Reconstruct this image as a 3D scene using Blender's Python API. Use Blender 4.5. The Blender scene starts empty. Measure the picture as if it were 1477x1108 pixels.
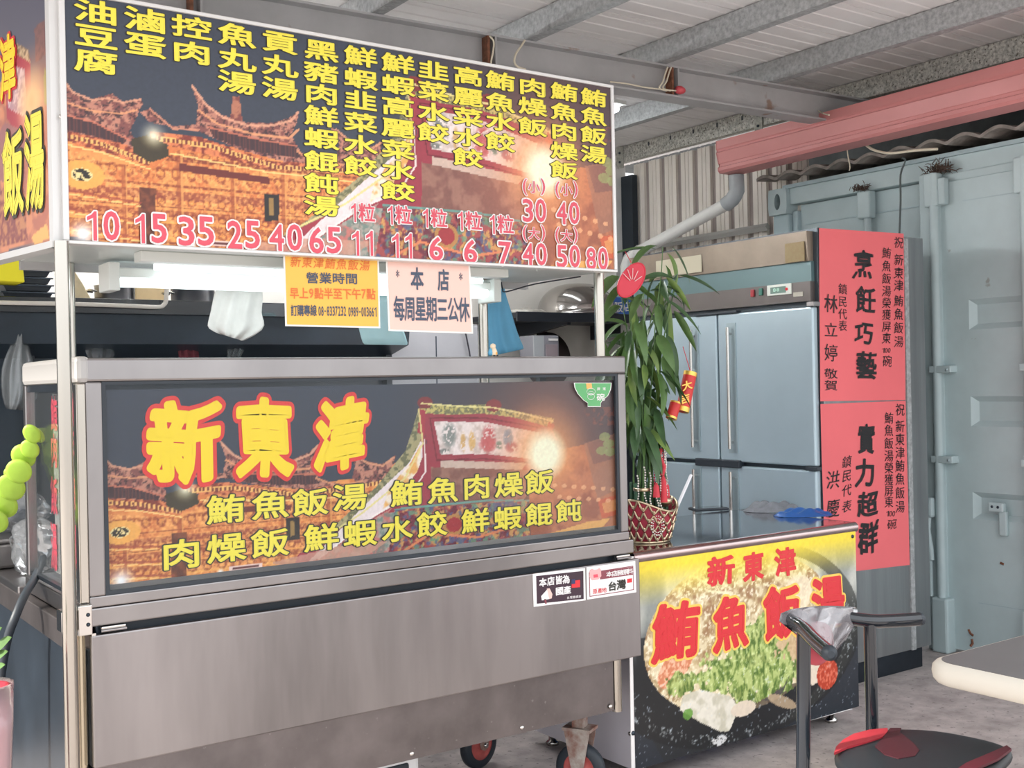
import bpy, math, random
import numpy as np
from mathutils import Vector, Matrix, Euler

random.seed(7)
rng = np.random.default_rng(7)
C = bpy.context.scene.collection
SC = bpy.context.scene

# ------------------------------------------------------------------ camera
FPX = 1629.0
YAW = math.radians(-35.3)
ROLL = 0.021
EYE = Vector((0, 0, 1.36))
cam_d = bpy.data.cameras.new('camera')
cam_d.sensor_fit = 'HORIZONTAL'
cam_d.sensor_width = 36.0
cam_d.lens = FPX * 36.0 / 1477.0
cam = bpy.data.objects.new('camera', cam_d)
C.objects.link(cam)
cF = Vector((-math.sin(YAW), math.cos(YAW), 0))
cR = Vector((math.cos(YAW), math.sin(YAW), 0))
cU = Vector((0, 0, 1))
c_, s_ = math.cos(ROLL), math.sin(ROLL)
cR2 = cR * c_ - cU * s_
cU2 = cU * c_ + cR * s_
m = Matrix(((cR2.x, cU2.x, -cF.x, EYE.x), (cR2.y, cU2.y, -cF.y, EYE.y), (cR2.z, cU2.z, -cF.z, EYE.z), (0, 0, 0, 1)))
cam.matrix_world = m
SC.camera = cam

# ------------------------------------------------------------------ world, sun, exposure
w = bpy.data.worlds.new('world')
SC.world = w
w.use_nodes = True
nt = w.node_tree
nt.nodes.clear()
wo = nt.nodes.new('ShaderNodeOutputWorld')
bg = nt.nodes.new('ShaderNodeBackground')
bg.inputs['Strength'].default_value = 1.5
tc = nt.nodes.new('ShaderNodeTexCoord')
sp = nt.nodes.new('ShaderNodeSeparateXYZ')
rp = nt.nodes.new('ShaderNodeValToRGB')
rp.color_ramp.elements[0].position = 0.46
rp.color_ramp.elements[0].color = (0.42, 0.40, 0.38, 1)
rp.color_ramp.elements[1].position = 0.56
rp.color_ramp.elements[1].color = (0.93, 0.96, 1.0, 1)
mp = nt.nodes.new('ShaderNodeMapRange')
mp.inputs['From Min'].default_value = -1
mp.inputs['From Max'].default_value = 1
nt.links.new(tc.outputs['Generated'], sp.inputs[0])
nt.links.new(sp.outputs['Z'], mp.inputs['Value'])
nt.links.new(mp.outputs[0], rp.inputs[0])
nt.links.new(rp.outputs[0], bg.inputs['Color'])
nt.links.new(bg.outputs[0], wo.inputs[0])

sun_d = bpy.data.lights.new('sun', 'SUN')
sun_d.energy = 6.0
sun_d.angle = math.radians(2.0)
sun_d.color = (1.0, 0.94, 0.84)
sun = bpy.data.objects.new('sun', sun_d)
C.objects.link(sun)
SUN_DIR = Vector((0.86, -0.10, -0.50))      # light travels this way: from the open left side
sun.rotation_euler = SUN_DIR.to_track_quat('-Z', 'Y').to_euler()

SC.view_settings.view_transform = 'Standard'
SC.view_settings.look = 'None'
SC.view_settings.gamma = 1.0
SC.view_settings.exposure = 0.68
SC.view_settings.use_curve_mapping = False

# ------------------------------------------------------------------ pixel -> point on a real plane
def ray(px, py):
    return cF + cR2 * ((px - 738.5) / FPX) + cU2 * ((554 - py) / FPX)

def on(ax, px, py, v):
    d = ray(px, py)
    t = (v - EYE[ax]) / d[ax]
    return EYE + d * t

def at(px, py, depth):
    return EYE + ray(px, py) * depth

# ------------------------------------------------------------------ materials
MATS = {}
def mat(name, col, rough=0.6, metal=0.0, n_scale=0.0, n_amt=0.0, bump=0.0, emit=0.0, emit_col=None, spec=0.5, stretch=None, trans=0.0, coat=0.0, col2=None, spots=None):
    if name in MATS:
        return MATS[name]
    M = bpy.data.materials.new(name)
    M.use_nodes = True
    t = M.node_tree
    b = t.nodes['Principled BSDF']
    b.inputs['Base Color'].default_value = (*col, 1)
    b.inputs['Roughness'].default_value = rough
    b.inputs['Metallic'].default_value = metal
    b.inputs['Specular IOR Level'].default_value = spec
    b.inputs['Coat Weight'].default_value = coat
    if trans:
        b.inputs['Transmission Weight'].default_value = trans
    if emit:
        b.inputs['Emission Color'].default_value = (*(emit_col or col), 1)
        b.inputs['Emission Strength'].default_value = emit
    if n_scale:
        co = t.nodes.new('ShaderNodeTexCoord')
        mpn = t.nodes.new('ShaderNodeMapping')
        if stretch:
            mpn.inputs['Scale'].default_value = stretch
        nz = t.nodes.new('ShaderNodeTexNoise')
        nz.inputs['Scale'].default_value = n_scale
        nz.inputs['Detail'].default_value = 5
        nz.inputs['Roughness'].default_value = 0.6
        t.links.new(co.outputs['Object'], mpn.inputs[0])
        t.links.new(mpn.outputs[0], nz.inputs['Vector'])
        r = t.nodes.new('ShaderNodeValToRGB')
        c2 = col2 or tuple(max(0, c * (1 - n_amt)) for c in col)
        c3 = tuple(min(1, c * (1 + n_amt * 0.6)) for c in col)
        r.color_ramp.elements[0].position = 0.32
        r.color_ramp.elements[0].color = (*c2, 1)
        r.color_ramp.elements[1].position = 0.66
        r.color_ramp.elements[1].color = (*c3, 1)
        t.links.new(nz.outputs['Fac'], r.inputs[0])
        out = r.outputs[0]
        if spots:
            n2 = t.nodes.new('ShaderNodeTexNoise')
            n2.inputs['Scale'].default_value = spots[0]
            n2.inputs['Detail'].default_value = 4
            t.links.new(co.outputs['Object'], n2.inputs['Vector'])
            r2 = t.nodes.new('ShaderNodeValToRGB')
            r2.color_ramp.elements[0].position = spots[1]
            r2.color_ramp.elements[0].color = (0, 0, 0, 1)
            r2.color_ramp.elements[1].position = spots[1] + 0.05
            r2.color_ramp.elements[1].color = (1, 1, 1, 1)
            mx = t.nodes.new('ShaderNodeMixRGB')
            mx.inputs[2].default_value = (*spots[2], 1)
            t.links.new(n2.outputs['Fac'], r2.inputs[0])
            t.links.new(r2.outputs[0], mx.inputs[0])
            t.links.new(out, mx.inputs[1])
            out = mx.outputs[0]
        t.links.new(out, b.inputs['Base Color'])
        if bump:
            bp = t.nodes.new('ShaderNodeBump')
            bp.inputs['Strength'].default_value = bump
            bp.inputs['Distance'].default_value = 0.01
            t.links.new(nz.outputs['Fac'], bp.inputs['Height'])
            t.links.new(bp.outputs[0], b.inputs['Normal'])
    MATS[name] = M
    return M

def film(name, col, opac, rough=0.1, gloss=0.25):
    """thin clear sheet: transparent + diffuse tint + fresnel gloss"""
    if name in MATS:
        return MATS[name]
    M = bpy.data.materials.new(name)
    M.use_nodes = True
    t = M.node_tree
    t.nodes.clear()
    o = t.nodes.new('ShaderNodeOutputMaterial')
    tr = t.nodes.new('ShaderNodeBsdfTransparent')
    tr.inputs[0].default_value = (*[1 - (1 - c) * 0.25 for c in col], 1)
    df = t.nodes.new('ShaderNodeBsdfDiffuse')
    df.inputs[0].default_value = (*col, 1)
    gl = t.nodes.new('ShaderNodeBsdfGlossy')
    gl.inputs['Roughness'].default_value = rough
    fr = t.nodes.new('ShaderNodeFresnel')
    fr.inputs[0].default_value = 1.45
    m1 = t.nodes.new('ShaderNodeMixShader')
    m1.inputs[0].default_value = opac
    m2 = t.nodes.new('ShaderNodeMixShader')
    mul = t.nodes.new('ShaderNodeMath')
    mul.operation = 'MULTIPLY'
    mul.inputs[1].default_value = gloss * 4
    t.links.new(fr.outputs[0], mul.inputs[0])
    t.links.new(tr.outputs[0], m1.inputs[1])
    t.links.new(df.outputs[0], m1.inputs[2])
    t.links.new(mul.outputs[0], m2.inputs[0])
    t.links.new(m1.outputs[0], m2.inputs[1])
    t.links.new(gl.outputs[0], m2.inputs[2])
    t.links.new(m2.outputs[0], o.inputs[0])
    MATS[name] = M
    return M

def print_mat():
    if 'print' in MATS:
        return MATS['print']
    M = bpy.data.materials.new('print')
    M.use_nodes = True
    t = M.node_tree
    b = t.nodes['Principled BSDF']
    a = t.nodes.new('ShaderNodeVertexColor')
    a.layer_name = 'ink'
    t.links.new(a.outputs[0], b.inputs['Base Color'])
    b.inputs['Roughness'].default_value = 0.32
    b.inputs['Specular IOR Level'].default_value = 0.5
    MATS['print'] = M
    return M

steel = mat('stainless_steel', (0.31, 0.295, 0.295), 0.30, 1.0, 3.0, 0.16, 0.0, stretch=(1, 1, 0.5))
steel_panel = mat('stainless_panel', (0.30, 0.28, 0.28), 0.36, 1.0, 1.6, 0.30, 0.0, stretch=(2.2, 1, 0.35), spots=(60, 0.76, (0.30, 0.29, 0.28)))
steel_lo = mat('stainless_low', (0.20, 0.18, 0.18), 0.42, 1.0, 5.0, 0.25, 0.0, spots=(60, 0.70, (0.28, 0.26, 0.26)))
steel_dk = mat('dark_steel', (0.06, 0.075, 0.095), 0.35, 0.9, 3.0, 0.25)
chrome = mat('chrome', (0.62, 0.60, 0.57), 0.15, 1.0)
post_m = mat('polished_post', (0.50, 0.47, 0.42), 0.2, 1.0)
rubber = mat('black_rubber', (0.022, 0.030, 0.040), 0.5)
blackm = mat('black_enamel', (0.012, 0.016, 0.022), 0.12, 0.0, coat=0.6)
white_p = mat('white_plastic', (0.80, 0.80, 0.80), 0.4)
galv = mat('galvanised_steel', (0.42, 0.435, 0.44), 0.5, 0.35, 55, 0.30)
galv_r = mat('spotted_galvanised', (0.52, 0.52, 0.48), 0.55, 0.4, 70, 0.5, spots=(90, 0.60, (0.12, 0.11, 0.09)))
beam_m = mat('grey_paint', (0.42, 0.42, 0.425), 0.55, 0.0, 4, 0.12, spots=(7, 0.70, (0.28, 0.2, 0.16)))
rust = mat('rust', (0.22, 0.09, 0.05), 0.9, 0.0, 30, 0.5)
glass = film('clear_glass', (0.75, 0.8, 0.82), 0.01, 0.03, 0.06)

# ------------------------------------------------------------------ objects
class MB:
    def __init__(self):
        self.v, self.f, self.s = [], [], []
    def add(self, vs, fs, smooth=False):
        o = len(self.v)
        self.v += [tuple(p) for p in vs]
        self.f += [tuple(i + o for i in f) for f in fs]
        self.s += [smooth] * len(fs)
        return self
    def box(self, lo, hi):
        x0, y0, z0 = [min(a, b) for a, b in zip(lo, hi)]
        x1, y1, z1 = [max(a, b) for a, b in zip(lo, hi)]
        return self.add([(x0, y0, z0), (x1, y0, z0), (x1, y1, z0), (x0, y1, z0), (x0, y0, z1), (x1, y0, z1), (x1, y1, z1), (x0, y1, z1)],
                        [(0, 3, 2, 1), (4, 5, 6, 7), (0, 1, 5, 4), (1, 2, 6, 5), (2, 3, 7, 6), (3, 0, 4, 7)])
    def obox(self, c, size, rot):
        c = Vector(c); h = Vector(size) / 2
        R = rot if isinstance(rot, Matrix) else Euler(rot).to_matrix()
        vs = [c + R @ Vector((sx * h.x, sy * h.y, sz * h.z)) for sx, sy, sz in
              ((-1, -1, -1), (1, -1, -1), (1, 1, -1), (-1, 1, -1), (-1, -1, 1), (1, -1, 1), (1, 1, 1), (-1, 1, 1))]
        return self.add(vs, [(0, 3, 2, 1), (4, 5, 6, 7), (0, 1, 5, 4), (1, 2, 6, 5), (2, 3, 7, 6), (3, 0, 4, 7)])
    def tube(self, pts, r, n=12, cap=True, smooth=True, r_end=None):
        pts = [Vector(p) for p in pts]
        rs = r if isinstance(r, (list, tuple)) else [r] * len(pts)
        rings = []
        prev = None
        for i, p in enumerate(pts):
            if i == 0: d = pts[1] - pts[0]
            elif i == len(pts) - 1: d = pts[-1] - pts[-2]
            else: d = (pts[i + 1] - p).normalized() + (p - pts[i - 1]).normalized()
            d.normalize()
            if prev is None:
                a = Vector((0, 0, 1)) if abs(d.z) < 0.9 else Vector((1, 0, 0))
                u = d.cross(a).normalized()
            else:
                u = (prev - d * prev.dot(d)).normalized()
            prev = u
            v = d.cross(u)
            rings.append([p + (u * math.cos(2 * math.pi * k / n) + v * math.sin(2 * math.pi * k / n)) * rs[i] for k in range(n)])
        vs = [q for rg in rings for q in rg]
        fs = []
        for i in range(len(pts) - 1):
            for k in range(n):
                fs.append((i * n + k, i * n + (k + 1) % n, (i + 1) * n + (k + 1) % n, (i + 1) * n + k))
        self.add(vs, fs, smooth)
        if cap:
            self.add(rings[0], [tuple(reversed(range(n)))])
            self.add(rings[-1], [tuple(range(n))])
        return self
    def lathe(self, c, prof, n=24, sx=1, sy=1, axis='z', close=False):
        c = Vector(c)
        vs = []
        for r, h in prof:
            for k in range(n):
                a = 2 * math.pi * k / n
                p = Vector((r * math.cos(a) * sx, r * math.sin(a) * sy, h))
                if axis == 'x': p = Vector((h, p.x, p.y))
                if axis == 'y': p = Vector((p.x, h, p.y))
                vs.append(c + p)
        fs = []
        for i in range(len(prof) - 1):
            for k in range(n):
                fs.append((i * n + k, i * n + (k + 1) % n, (i + 1) * n + (k + 1) % n, (i + 1) * n + k))
        return self.add(vs, fs, True)
    def prism(self, poly, ext):
        """poly: list of 3-D points in a plane, extruded by vector ext"""
        n = len(poly)
        e = Vector(ext)
        a = [Vector(p) for p in poly]
        b = [p + e for p in a]
        fs = [tuple(range(n - 1, -1, -1)), tuple(range(n, 2 * n))] + [(i, (i + 1) % n, (i + 1) % n + n, i + n) for i in range(n)]
        return self.add(a + b, fs)
    def quad(self, a, b, c, d):
        return self.add([a, b, c, d], [(0, 1, 2, 3)])

def obj(name, mb, material, parent=None, bevel=0.0, seg=2, label=None, fix=True):
    me = bpy.data.meshes.new(name)
    me.from_pydata(mb.v, [], mb.f)
    me.polygons.foreach_set('use_smooth', mb.s)
    me.materials.append(material)
    me.update()
    o = bpy.data.objects.new(name, me)
    C.objects.link(o)
    if parent is not None:
        o.parent = parent
        base = parent
        off = Vector((0, 0, 0))
        while base is not None:
            off += base.location
            base = base.parent
        me.transform(Matrix.Translation(-off))
    if bevel:
        bm_ = o.modifiers.new('bevel', 'BEVEL')
        bm_.width = bevel
        bm_.segments = seg
        bm_.limit_method = 'ANGLE'
    if label:
        o['label'] = label
    return o

def thing(name, label, cat, loc=(0, 0, 0), group=None):
    o = bpy.data.objects.new(name, None)
    C.objects.link(o)
    o.location = loc
    o.empty_display_size = 0.1
    o['label'] = label
    o['category'] = cat
    if group: o['group'] = group
    return o

def tag(o, label, cat, group=None):
    o['label'] = label
    o['category'] = cat
    if group: o['group'] = group
    return o

def struct(o):
    o['kind'] = 'structure'
    return o

# ------------------------------------------------------------------ lettering: characters as thin raised vinyl
_GL = {}
_txd = bpy.data.curves.new('lettering_source', 'FONT')
_txo = bpy.data.objects.new('lettering_source', _txd)
def glyph(ch, off):
    """flat character outline; off > 0 thickens it with round-cornered strokes. returns (xy, faces, lift of each vertex)"""
    key = (ch, off)
    if key in _GL:
        return _GL[key]
    if off > 0:
        V, Fc, L = glyph(ch, 0)
        cnt = {}
        for f in Fc:
            for i in range(len(f)):
                e = (f[i], f[(i + 1) % len(f)])
                if (e[1], e[0]) in cnt: del cnt[(e[1], e[0])]
                else: cnt[e] = 1
        vs = [tuple(p) for p in V]; fs = list(Fc); lf = [0.0] * len(vs)
        nxt = {e[0]: e[1] for e in cnt}
        prv = {e[1]: e[0] for e in cnt}
        k = 0
        for (i, j) in cnt:
            p, q = V[i], V[j]
            d = q - p
            ln = math.hypot(*d)
            if ln < 1e-6: continue
            d = d / ln
            n_ = np.array((d[1], -d[0])) * off
            o = len(vs); k += 1
            vs += [tuple(p), tuple(p + n_), tuple(q + n_), tuple(q)]
            fs.append((o, o + 1, o + 2, o + 3)); lf += [0.3 + ((k * 61) % 199) / 199] * 4
            h = prv.get(i)
            if h is not None:
                e0 = p - V[h]; l0 = math.hypot(*e0)
                if l0 > 1e-6:
                    e0 = e0 / l0
                    cr = e0[0] * d[1] - e0[1] * d[0]
                    dt = e0[0] * d[0] + e0[1] * d[1]
                    if cr > 0.02 or dt < 0:
                        a0 = math.atan2(-e0[0], e0[1]); a1 = math.atan2(-d[0], d[1])
                        da = (a1 - a0) % (2 * math.pi)
                        if da > math.pi * 1.2: continue
                        ns = max(1, int(da / 0.6) + 1)
                        o = len(vs)
                        vs.append(tuple(p))
                        for t in range(ns + 1):
                            a_ = a0 + da * t / ns
                            vs.append((p[0] + off * math.cos(a_), p[1] + off * math.sin(a_)))
                        fs.append(tuple([o] + [o + 1 + t for t in range(ns + 1)]))
                        lf += [1.4 + ((k * 37) % 101) / 101 * 0.6] * (ns + 2)
        _GL[key] = (np.array(vs), fs, np.array(lf))
        return _GL[key]
    if ch == '1':
        V = np.array([(.28, 0), (.38, 0), (.38, .73), (.31, .73), (.24, .65), (.10, .58), (.10, .49), (.28, .57)])
        _GL[key] = (V, [tuple(range(8))], np.zeros(8))
        return _GL[key]
    if _txo.name not in C.objects:
        C.objects.link(_txo)
    _txd.body = ch
    _txd.resolution_u = 3
    _txd.size = 1.0
    bpy.context.view_layer.update()
    ev = _txo.evaluated_get(bpy.context.evaluated_depsgraph_get())
    me = ev.to_mesh()
    V = np.empty(len(me.vertices) * 3, np.float64)
    me.vertices.foreach_get('co', V)
    V = V.reshape(-1, 3)[:, :2].copy()
    Fc = [tuple(p.vertices) for p in me.polygons]
    ev.to_mesh_clear()
    # merge doubled outline points so shared edges cancel
    if len(V):
        mp_, uq = {}, []
        ix = []
        for p in V:
            kk = (round(p[0], 5), round(p[1], 5))
            if kk not in mp_:
                mp_[kk] = len(uq); uq.append(p)
            ix.append(mp_[kk])
        V = np.array(uq)
        out = []
        for f in Fc:
            g = []
            for i in f:
                if not g or g[-1] != ix[i]: g.append(ix[i])
            if len(g) > 2 and g[0] == g[-1]: g.pop()
            if len(set(g)) < 3: continue
            ar = sum(V[g[i]][0] * V[g[(i + 1) % len(g)]][1] - V[g[(i + 1) % len(g)]][0] * V[g[i]][1] for i in range(len(g)))
            out.append(tuple(g) if ar > 0 else tuple(reversed(g)))
        Fc = out
    _GL[key] = (V, Fc, np.zeros(len(V)))
    return _GL[key]

def frame_of(ax, v):
    """plane frame: (to-world function, plane coords of a pixel). ax 1: plane Y=v seen from -Y; ax 0: plane X=v seen from -X"""
    def coords(px, py):
        p = on(ax, px, py, v)
        return (p.x, p.z) if ax == 1 else (-p.y, p.z)
    def world(a, b, out=0.0):
        return Vector((a, v - out, b)) if ax == 1 else Vector((v - out, -a, b))
    return coords, world

def cell(ch, cx, cy, wd, ht, fit='em', shear=0.0, rot=0.0, warp=0.0):
    return dict(ch=ch, cx=cx, cy=cy, w=wd, h=ht, fit=fit, shear=shear, rot=rot, warp=warp)

def letters(name, plane, cells, layers, parent, label=None):
    """layers: list of (offset, raise, material); one mesh per layer. cells are placed on a real plane at real size"""
    ax, v = plane
    coords, world = frame_of(ax, v)
    objs = []
    for li, (off, out, mt) in enumerate(layers):
        mb = MB()
        for c in cells:
            thin = .024 if c['ch'] == '1' and c['fit'] == 'bb' else 0
            V, Fc, L = glyph(c['ch'], max(0, off - thin))
            if not len(V): continue
            a0, _ = coords(c['cx'] - c['w'] / 2, c['cy'])
            a1, _ = coords(c['cx'] + c['w'] / 2, c['cy'])
            _, b0 = coords(c['cx'], c['cy'] + c['h'] / 2)
            _, b1 = coords(c['cx'], c['cy'] - c['h'] / 2)
            W, H = a1 - a0, b1 - b0
            if c['fit'] == 'em':
                x0, x1, y0, y1 = 0.0, 1.0, -0.16, 0.92
            else:
                V0, _f, _l = glyph(c['ch'], max(0, layers[-1][0] - thin))
                x0, y0 = V0.min(0); x1, y1 = V0.max(0)
            u = (V[:, 0] - x0) / (x1 - x0) - 0.5
            t = (V[:, 1] - y0) / (y1 - y0) - 0.5
            if c['warp']:
                k = c['warp']; ph = c['cx'] * 0.37
                u, t = u + k * np.sin(t * 5 + ph), t + k * np.sin(u * 5.5 + ph) + k * 0.8 * u
            X, Z = u * W, t * H
            X = X + c['shear'] * Z
            if c['rot']:
                cr, sr = math.cos(c['rot']), math.sin(c['rot'])
                X, Z = X * cr - Z * sr, X * sr + Z * cr
            ca, cb = (a0 + a1) / 2, (b0 + b1) / 2
            mb.add([world(ca + x, cb + z, out + l * 0.0006) for x, z, l in zip(X, Z, L)], Fc)
        nm = name if li == len(layers) - 1 else name + '_outline'
        objs.append(obj(nm, mb, mt, parent, label=label))
    return objs

def col_cells(s, cx, cys, wd, ht, **k):
    return [cell(ch, cx, cy, wd, ht, **k) for ch, cy in zip(s, cys)]

# ------------------------------------------------------------------ printed pictures: a fine grid of ink colours on a real sheet
def vnoise(x, y, seed=0):
    r = np.random.default_rng(seed)
    g = r.random((64, 64))
    xi, yi = np.floor(x).astype(int), np.floor(y).astype(int)
    fx, fy = x - xi, y - yi
    fx = fx * fx * (3 - 2 * fx); fy = fy * fy * (3 - 2 * fy)
    G = lambda i, j: g[i % 64, j % 64]
    return (G(xi, yi) * (1 - fx) + G(xi + 1, yi) * fx) * (1 - fy) + (G(xi, yi + 1) * (1 - fx) + G(xi + 1, yi + 1) * fx) * fy

class Ink:
    """grid in plane coordinates; conv maps art pixels to plane coordinates"""
    def __init__(self, a0, b0, a1, b1, res, conv):
        self.nx = max(2, int((a1 - a0) / res)); self.ny = max(2, int((b1 - b0) / res))
        self.A, self.B = np.meshgrid(np.linspace(a0, a1, self.nx), np.linspace(b0, b1, self.ny))
        self.col = np.zeros((self.ny, self.nx, 3))
        self.conv = conv
    def n(self, sc, seed=0, sx=1, sy=1):
        x, y = self.A * sc * sx + 50, self.B * sc * sy + 50
        return 0.55 * vnoise(x, y, seed) + 0.3 * vnoise(x * 2.1, y * 2.1, seed + 1) + 0.15 * vnoise(x * 4.3, y * 4.3, seed + 2)
    def inside(self, pts):
        P = [self.conv(*p) for p in pts]
        m_ = np.zeros(self.A.shape, bool)
        j = len(P) - 1
        for i in range(len(P)):
            xi, yi = P[i]; xj, yj = P[j]
            if yi != yj:
                cnd = ((yi > self.B) != (yj > self.B)) & (self.A < (xj - xi) * (self.B - yi) / (yj - yi) + xi)
                m_ ^= cnd
            j = i
        return m_
    def put(self, mask, col, alpha=1.0):
        a = (np.asarray(mask, float) * alpha)[..., None]
        self.col = self.col * (1 - a) + np.asarray(col, float) * a
    def poly(self, pts, col, alpha=1.0, ncol=None, nsc=60, seed=3, thr=(0.4, 0.6), sx=1, sy=1):
        mk = self.inside(pts)
        self.put(mk, col, alpha)
        if ncol is not None:
            t = np.clip((self.n(nsc, seed, sx, sy) - thr[0]) / (thr[1] - thr[0]), 0, 1)
            self.put(mk * t, ncol, alpha)
        return mk
    def stroke(self, pts, wpx, col, alpha=1.0, dash=None):
        P = [self.conv(*p) for p in pts]
        a0, _ = self.conv(*pts[0]); a1, _ = self.conv(pts[0][0] + wpx, pts[0][1])
        wd = abs(a1 - a0)
        best = np.full(self.A.shape, 1e9)
        for (x0, y0), (x1, y1) in zip(P[:-1], P[1:]):
            dx, dy = x1 - x0, y1 - y0
            t = np.clip(((self.A - x0) * dx + (self.B - y0) * dy) / (dx * dx + dy * dy + 1e-12), 0, 1)
            best = np.minimum(best, np.hypot(self.A - x0 - t * dx, self.B - y0 - t * dy))
        mk = best < wd
        if dash: mk &= ((self.A * dash) % 1 < .55)
        self.put(mk, col, alpha)
    def glow(self, px, py, r, col, pw=2.0, amt=1.0):
        a, b = self.conv(px, py)
        a2, _ = self.conv(px + r, py)
        R = abs(a2 - a)
        d = np.hypot(self.A - a, self.B - b) / R
        k = np.clip(1 - d, 0, 1) ** pw * amt
        self.put(np.clip(k, 0, 1), col)
    def ell(self, px, py, rx, ry, rot=0):
        a, b = self.conv(px, py)
        RX = abs(self.conv(px + rx, py)[0] - a); RY = abs(self.conv(px, py + ry)[1] - b)
        x, y = self.A - a, self.B - b
        cr, sr = math.cos(rot), math.sin(rot)
        x, y = x * cr + y * sr, -x * sr + y * cr
        return (x / RX) ** 2 + (y / RY) ** 2
    def build(self, name, ax, v, out, parent=None, label=None):
        _, world = frame_of(ax, v)
        nx, ny = self.nx, self.ny
        P = np.zeros((ny * nx, 3))
        if ax == 1:
            P[:, 0] = self.A.ravel(); P[:, 1] = v - out; P[:, 2] = self.B.ravel()
        else:
            P[:, 0] = v - out; P[:, 1] = -self.A.ravel(); P[:, 2] = self.B.ravel()
        if parent is not None:
            off = Vector((0, 0, 0)); q = parent
            while q is not None:
                off += q.location; q = q.parent
            P -= np.array(off)
        idx = np.arange(nx * ny).reshape(ny, nx)
        F_ = np.stack([idx[:-1, :-1], idx[:-1, 1:], idx[1:, 1:], idx[1:, :-1]], -1).reshape(-1, 4)
        me = bpy.data.meshes.new(name)
        me.from_pydata(P, [], F_.tolist())
        ca = me.color_attributes.new('ink', 'FLOAT_COLOR', 'POINT')
        c4 = np.ones((nx * ny, 4), np.float32)
        c4[:, :3] = np.clip(self.col, 0, 1).reshape(-1, 3) ** 2.2
        ca.data.foreach_set('color', c4.ravel())
        me.materials.append(print_mat())
        me.update()
        o = bpy.data.objects.new(name, me)
        C.objects.link(o)
        if parent is not None: o.parent = parent
        if label: o['label'] = label
        return o

# ================================================================== SETTING
# floor
concrete = mat('concrete_floor', (0.43, 0.385, 0.37), 0.85, 0.0, 9, 0.30, 0.25, spots=(45, 0.62, (0.24, 0.22, 0.21)))
fl = struct(obj('floor', MB().box((-14, -8, -0.2), (16, 12, 0.0)), concrete))

# back wall of the kitchen (one painted face) and its corner column
wall_m = mat('cream_wall', (0.86, 0.83, 0.77), 0.8, 0.0, 2, 0.06)
wb = struct(obj('wall_back', MB().box((-1.6, 5.8, 0), (5.0, 5.95, 2.9)), wall_m))
tr1 = struct(obj('trim_1', MB().box((4.90, 5.70, 0), (5.0, 5.80, 2.80)), mat('white_column', (0.72, 0.72, 0.70), 0.6, 0, 5, .1)))
tr2 = struct(obj('trim_2', MB().box((4.955, 5.585, 0), (5.0, 5.695, 2.72)), mat('black_jamb', (0.012, 0.02, 0.03), 0.6)))

# ribbed sheet wall beside the container: one folded sheet per panel
wr = bpy.data.objects.new('wall_right', None); C.objects.link(wr); wr.location = (5.0, 4.2, 0); wr['kind'] = 'structure'
cream_sheet = mat('cream_sheet', (0.80, 0.755, 0.69), 0.55, 0, 3, .05)
brown_sheet = mat('brown_rib', (0.36, 0.31, 0.29), 0.6, 0, 4, .12)
y = 4.20; k = 0
while y < 5.62:
    y2 = min(y + 0.104, 5.65)
    mb = MB().box((5.03, y, 0), (5.05, y2, 2.80))
    for q in (0.35, 0.65):
        yy = y + (y2 - y) * q
        mb.box((5.024, yy - .004, 0), (5.031, yy + .004, 2.80))
    obj('wall_panel', mb, cream_sheet, wr)
    y3 = min(y2 + 0.046, 5.66)
    if y3 - y2 > .01:
        obj('rib', MB().prism([(5.05, y2, 0), (5.055, y2 + .006, 0), (5.055, y3 - .006, 0), (5.05, y3, 0), (5.07, y3, 0), (5.07, y2, 0)], (0, 0, 2.8)), brown_sheet, wr)
    y += 0.15
obj('girt', MB().tube([(4.98, 4.45, 2.235), (4.98, 5.6, 2.235)], 0.022, 4, smooth=False), mat('grey_girt', (.42, .42, .40), .6), wr)
obj('girt', MB().box((4.96, 4.3, 2.0), (5.02, 4.35, 2.3)), mat('black_jamb', (0.012, 0.02, 0.03)), wr)

# roof: sheets with ribs, purlins, beam
ce = bpy.data.objects.new('ceiling', None); C.objects.link(ce); ce.location = (2.0, 3.0, 2.9); ce['kind'] = 'structure'
sheet = mat('white_roof_sheet', (0.82, 0.80, 0.795), 0.5, 0, 1.5, .08)
y = 0.9
while y < 6.5:
    mb = MB()
    mb.box((-1.8, y + .004, 2.905), (5.35, y + .296, 2.93))
    for q in range(3):
        yy = y + .04 + q * .10
        mb.prism([(-1.8, yy, 2.9055), (-1.8, yy + .006, 2.9015), (-1.8, yy + .014, 2.9015), (-1.8, yy + .02, 2.9055)], (7.15, 0, 0))
    obj('roof_panel', mb, sheet, ce)
    obj('joint_strip', MB().box((-1.8, y - .004, 2.915), (5.35, y + .004, 2.94)), sheet, ce)
    y += .3

def purlin(x, y0, y1, m_, z0=2.80):
    mb = MB()
    h = 0.10
    poly = [(x - .025, y0, z0), (x + .025, y0, z0), (x + .025, y0, z0 + .014), (x + .022, y0, z0 + .014), (x + .022, y0, z0 + .003),
            (x - .022, y0, z0 + .003), (x - .022, y0, z0 + h - .003), (x + .022, y0, z0 + h - .003), (x + .022, y0, z0 + h - .014),
            (x + .025, y0, z0 + h - .014), (x + .025, y0, z0 + h), (x - .025, y0, z0 + h)]
    mb.prism(poly, (0, y1 - y0, 0))
    return obj('purlin', mb, m_, ce)
for x in (-1.36, -.66, .04, .74, 1.43, 2.12, 2.83, 3.54, 4.24):
    purlin(x, 0.9, 5.8, galv)
mbp = purlin(4.92, 2.0, 5.78, galv_r)
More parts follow.
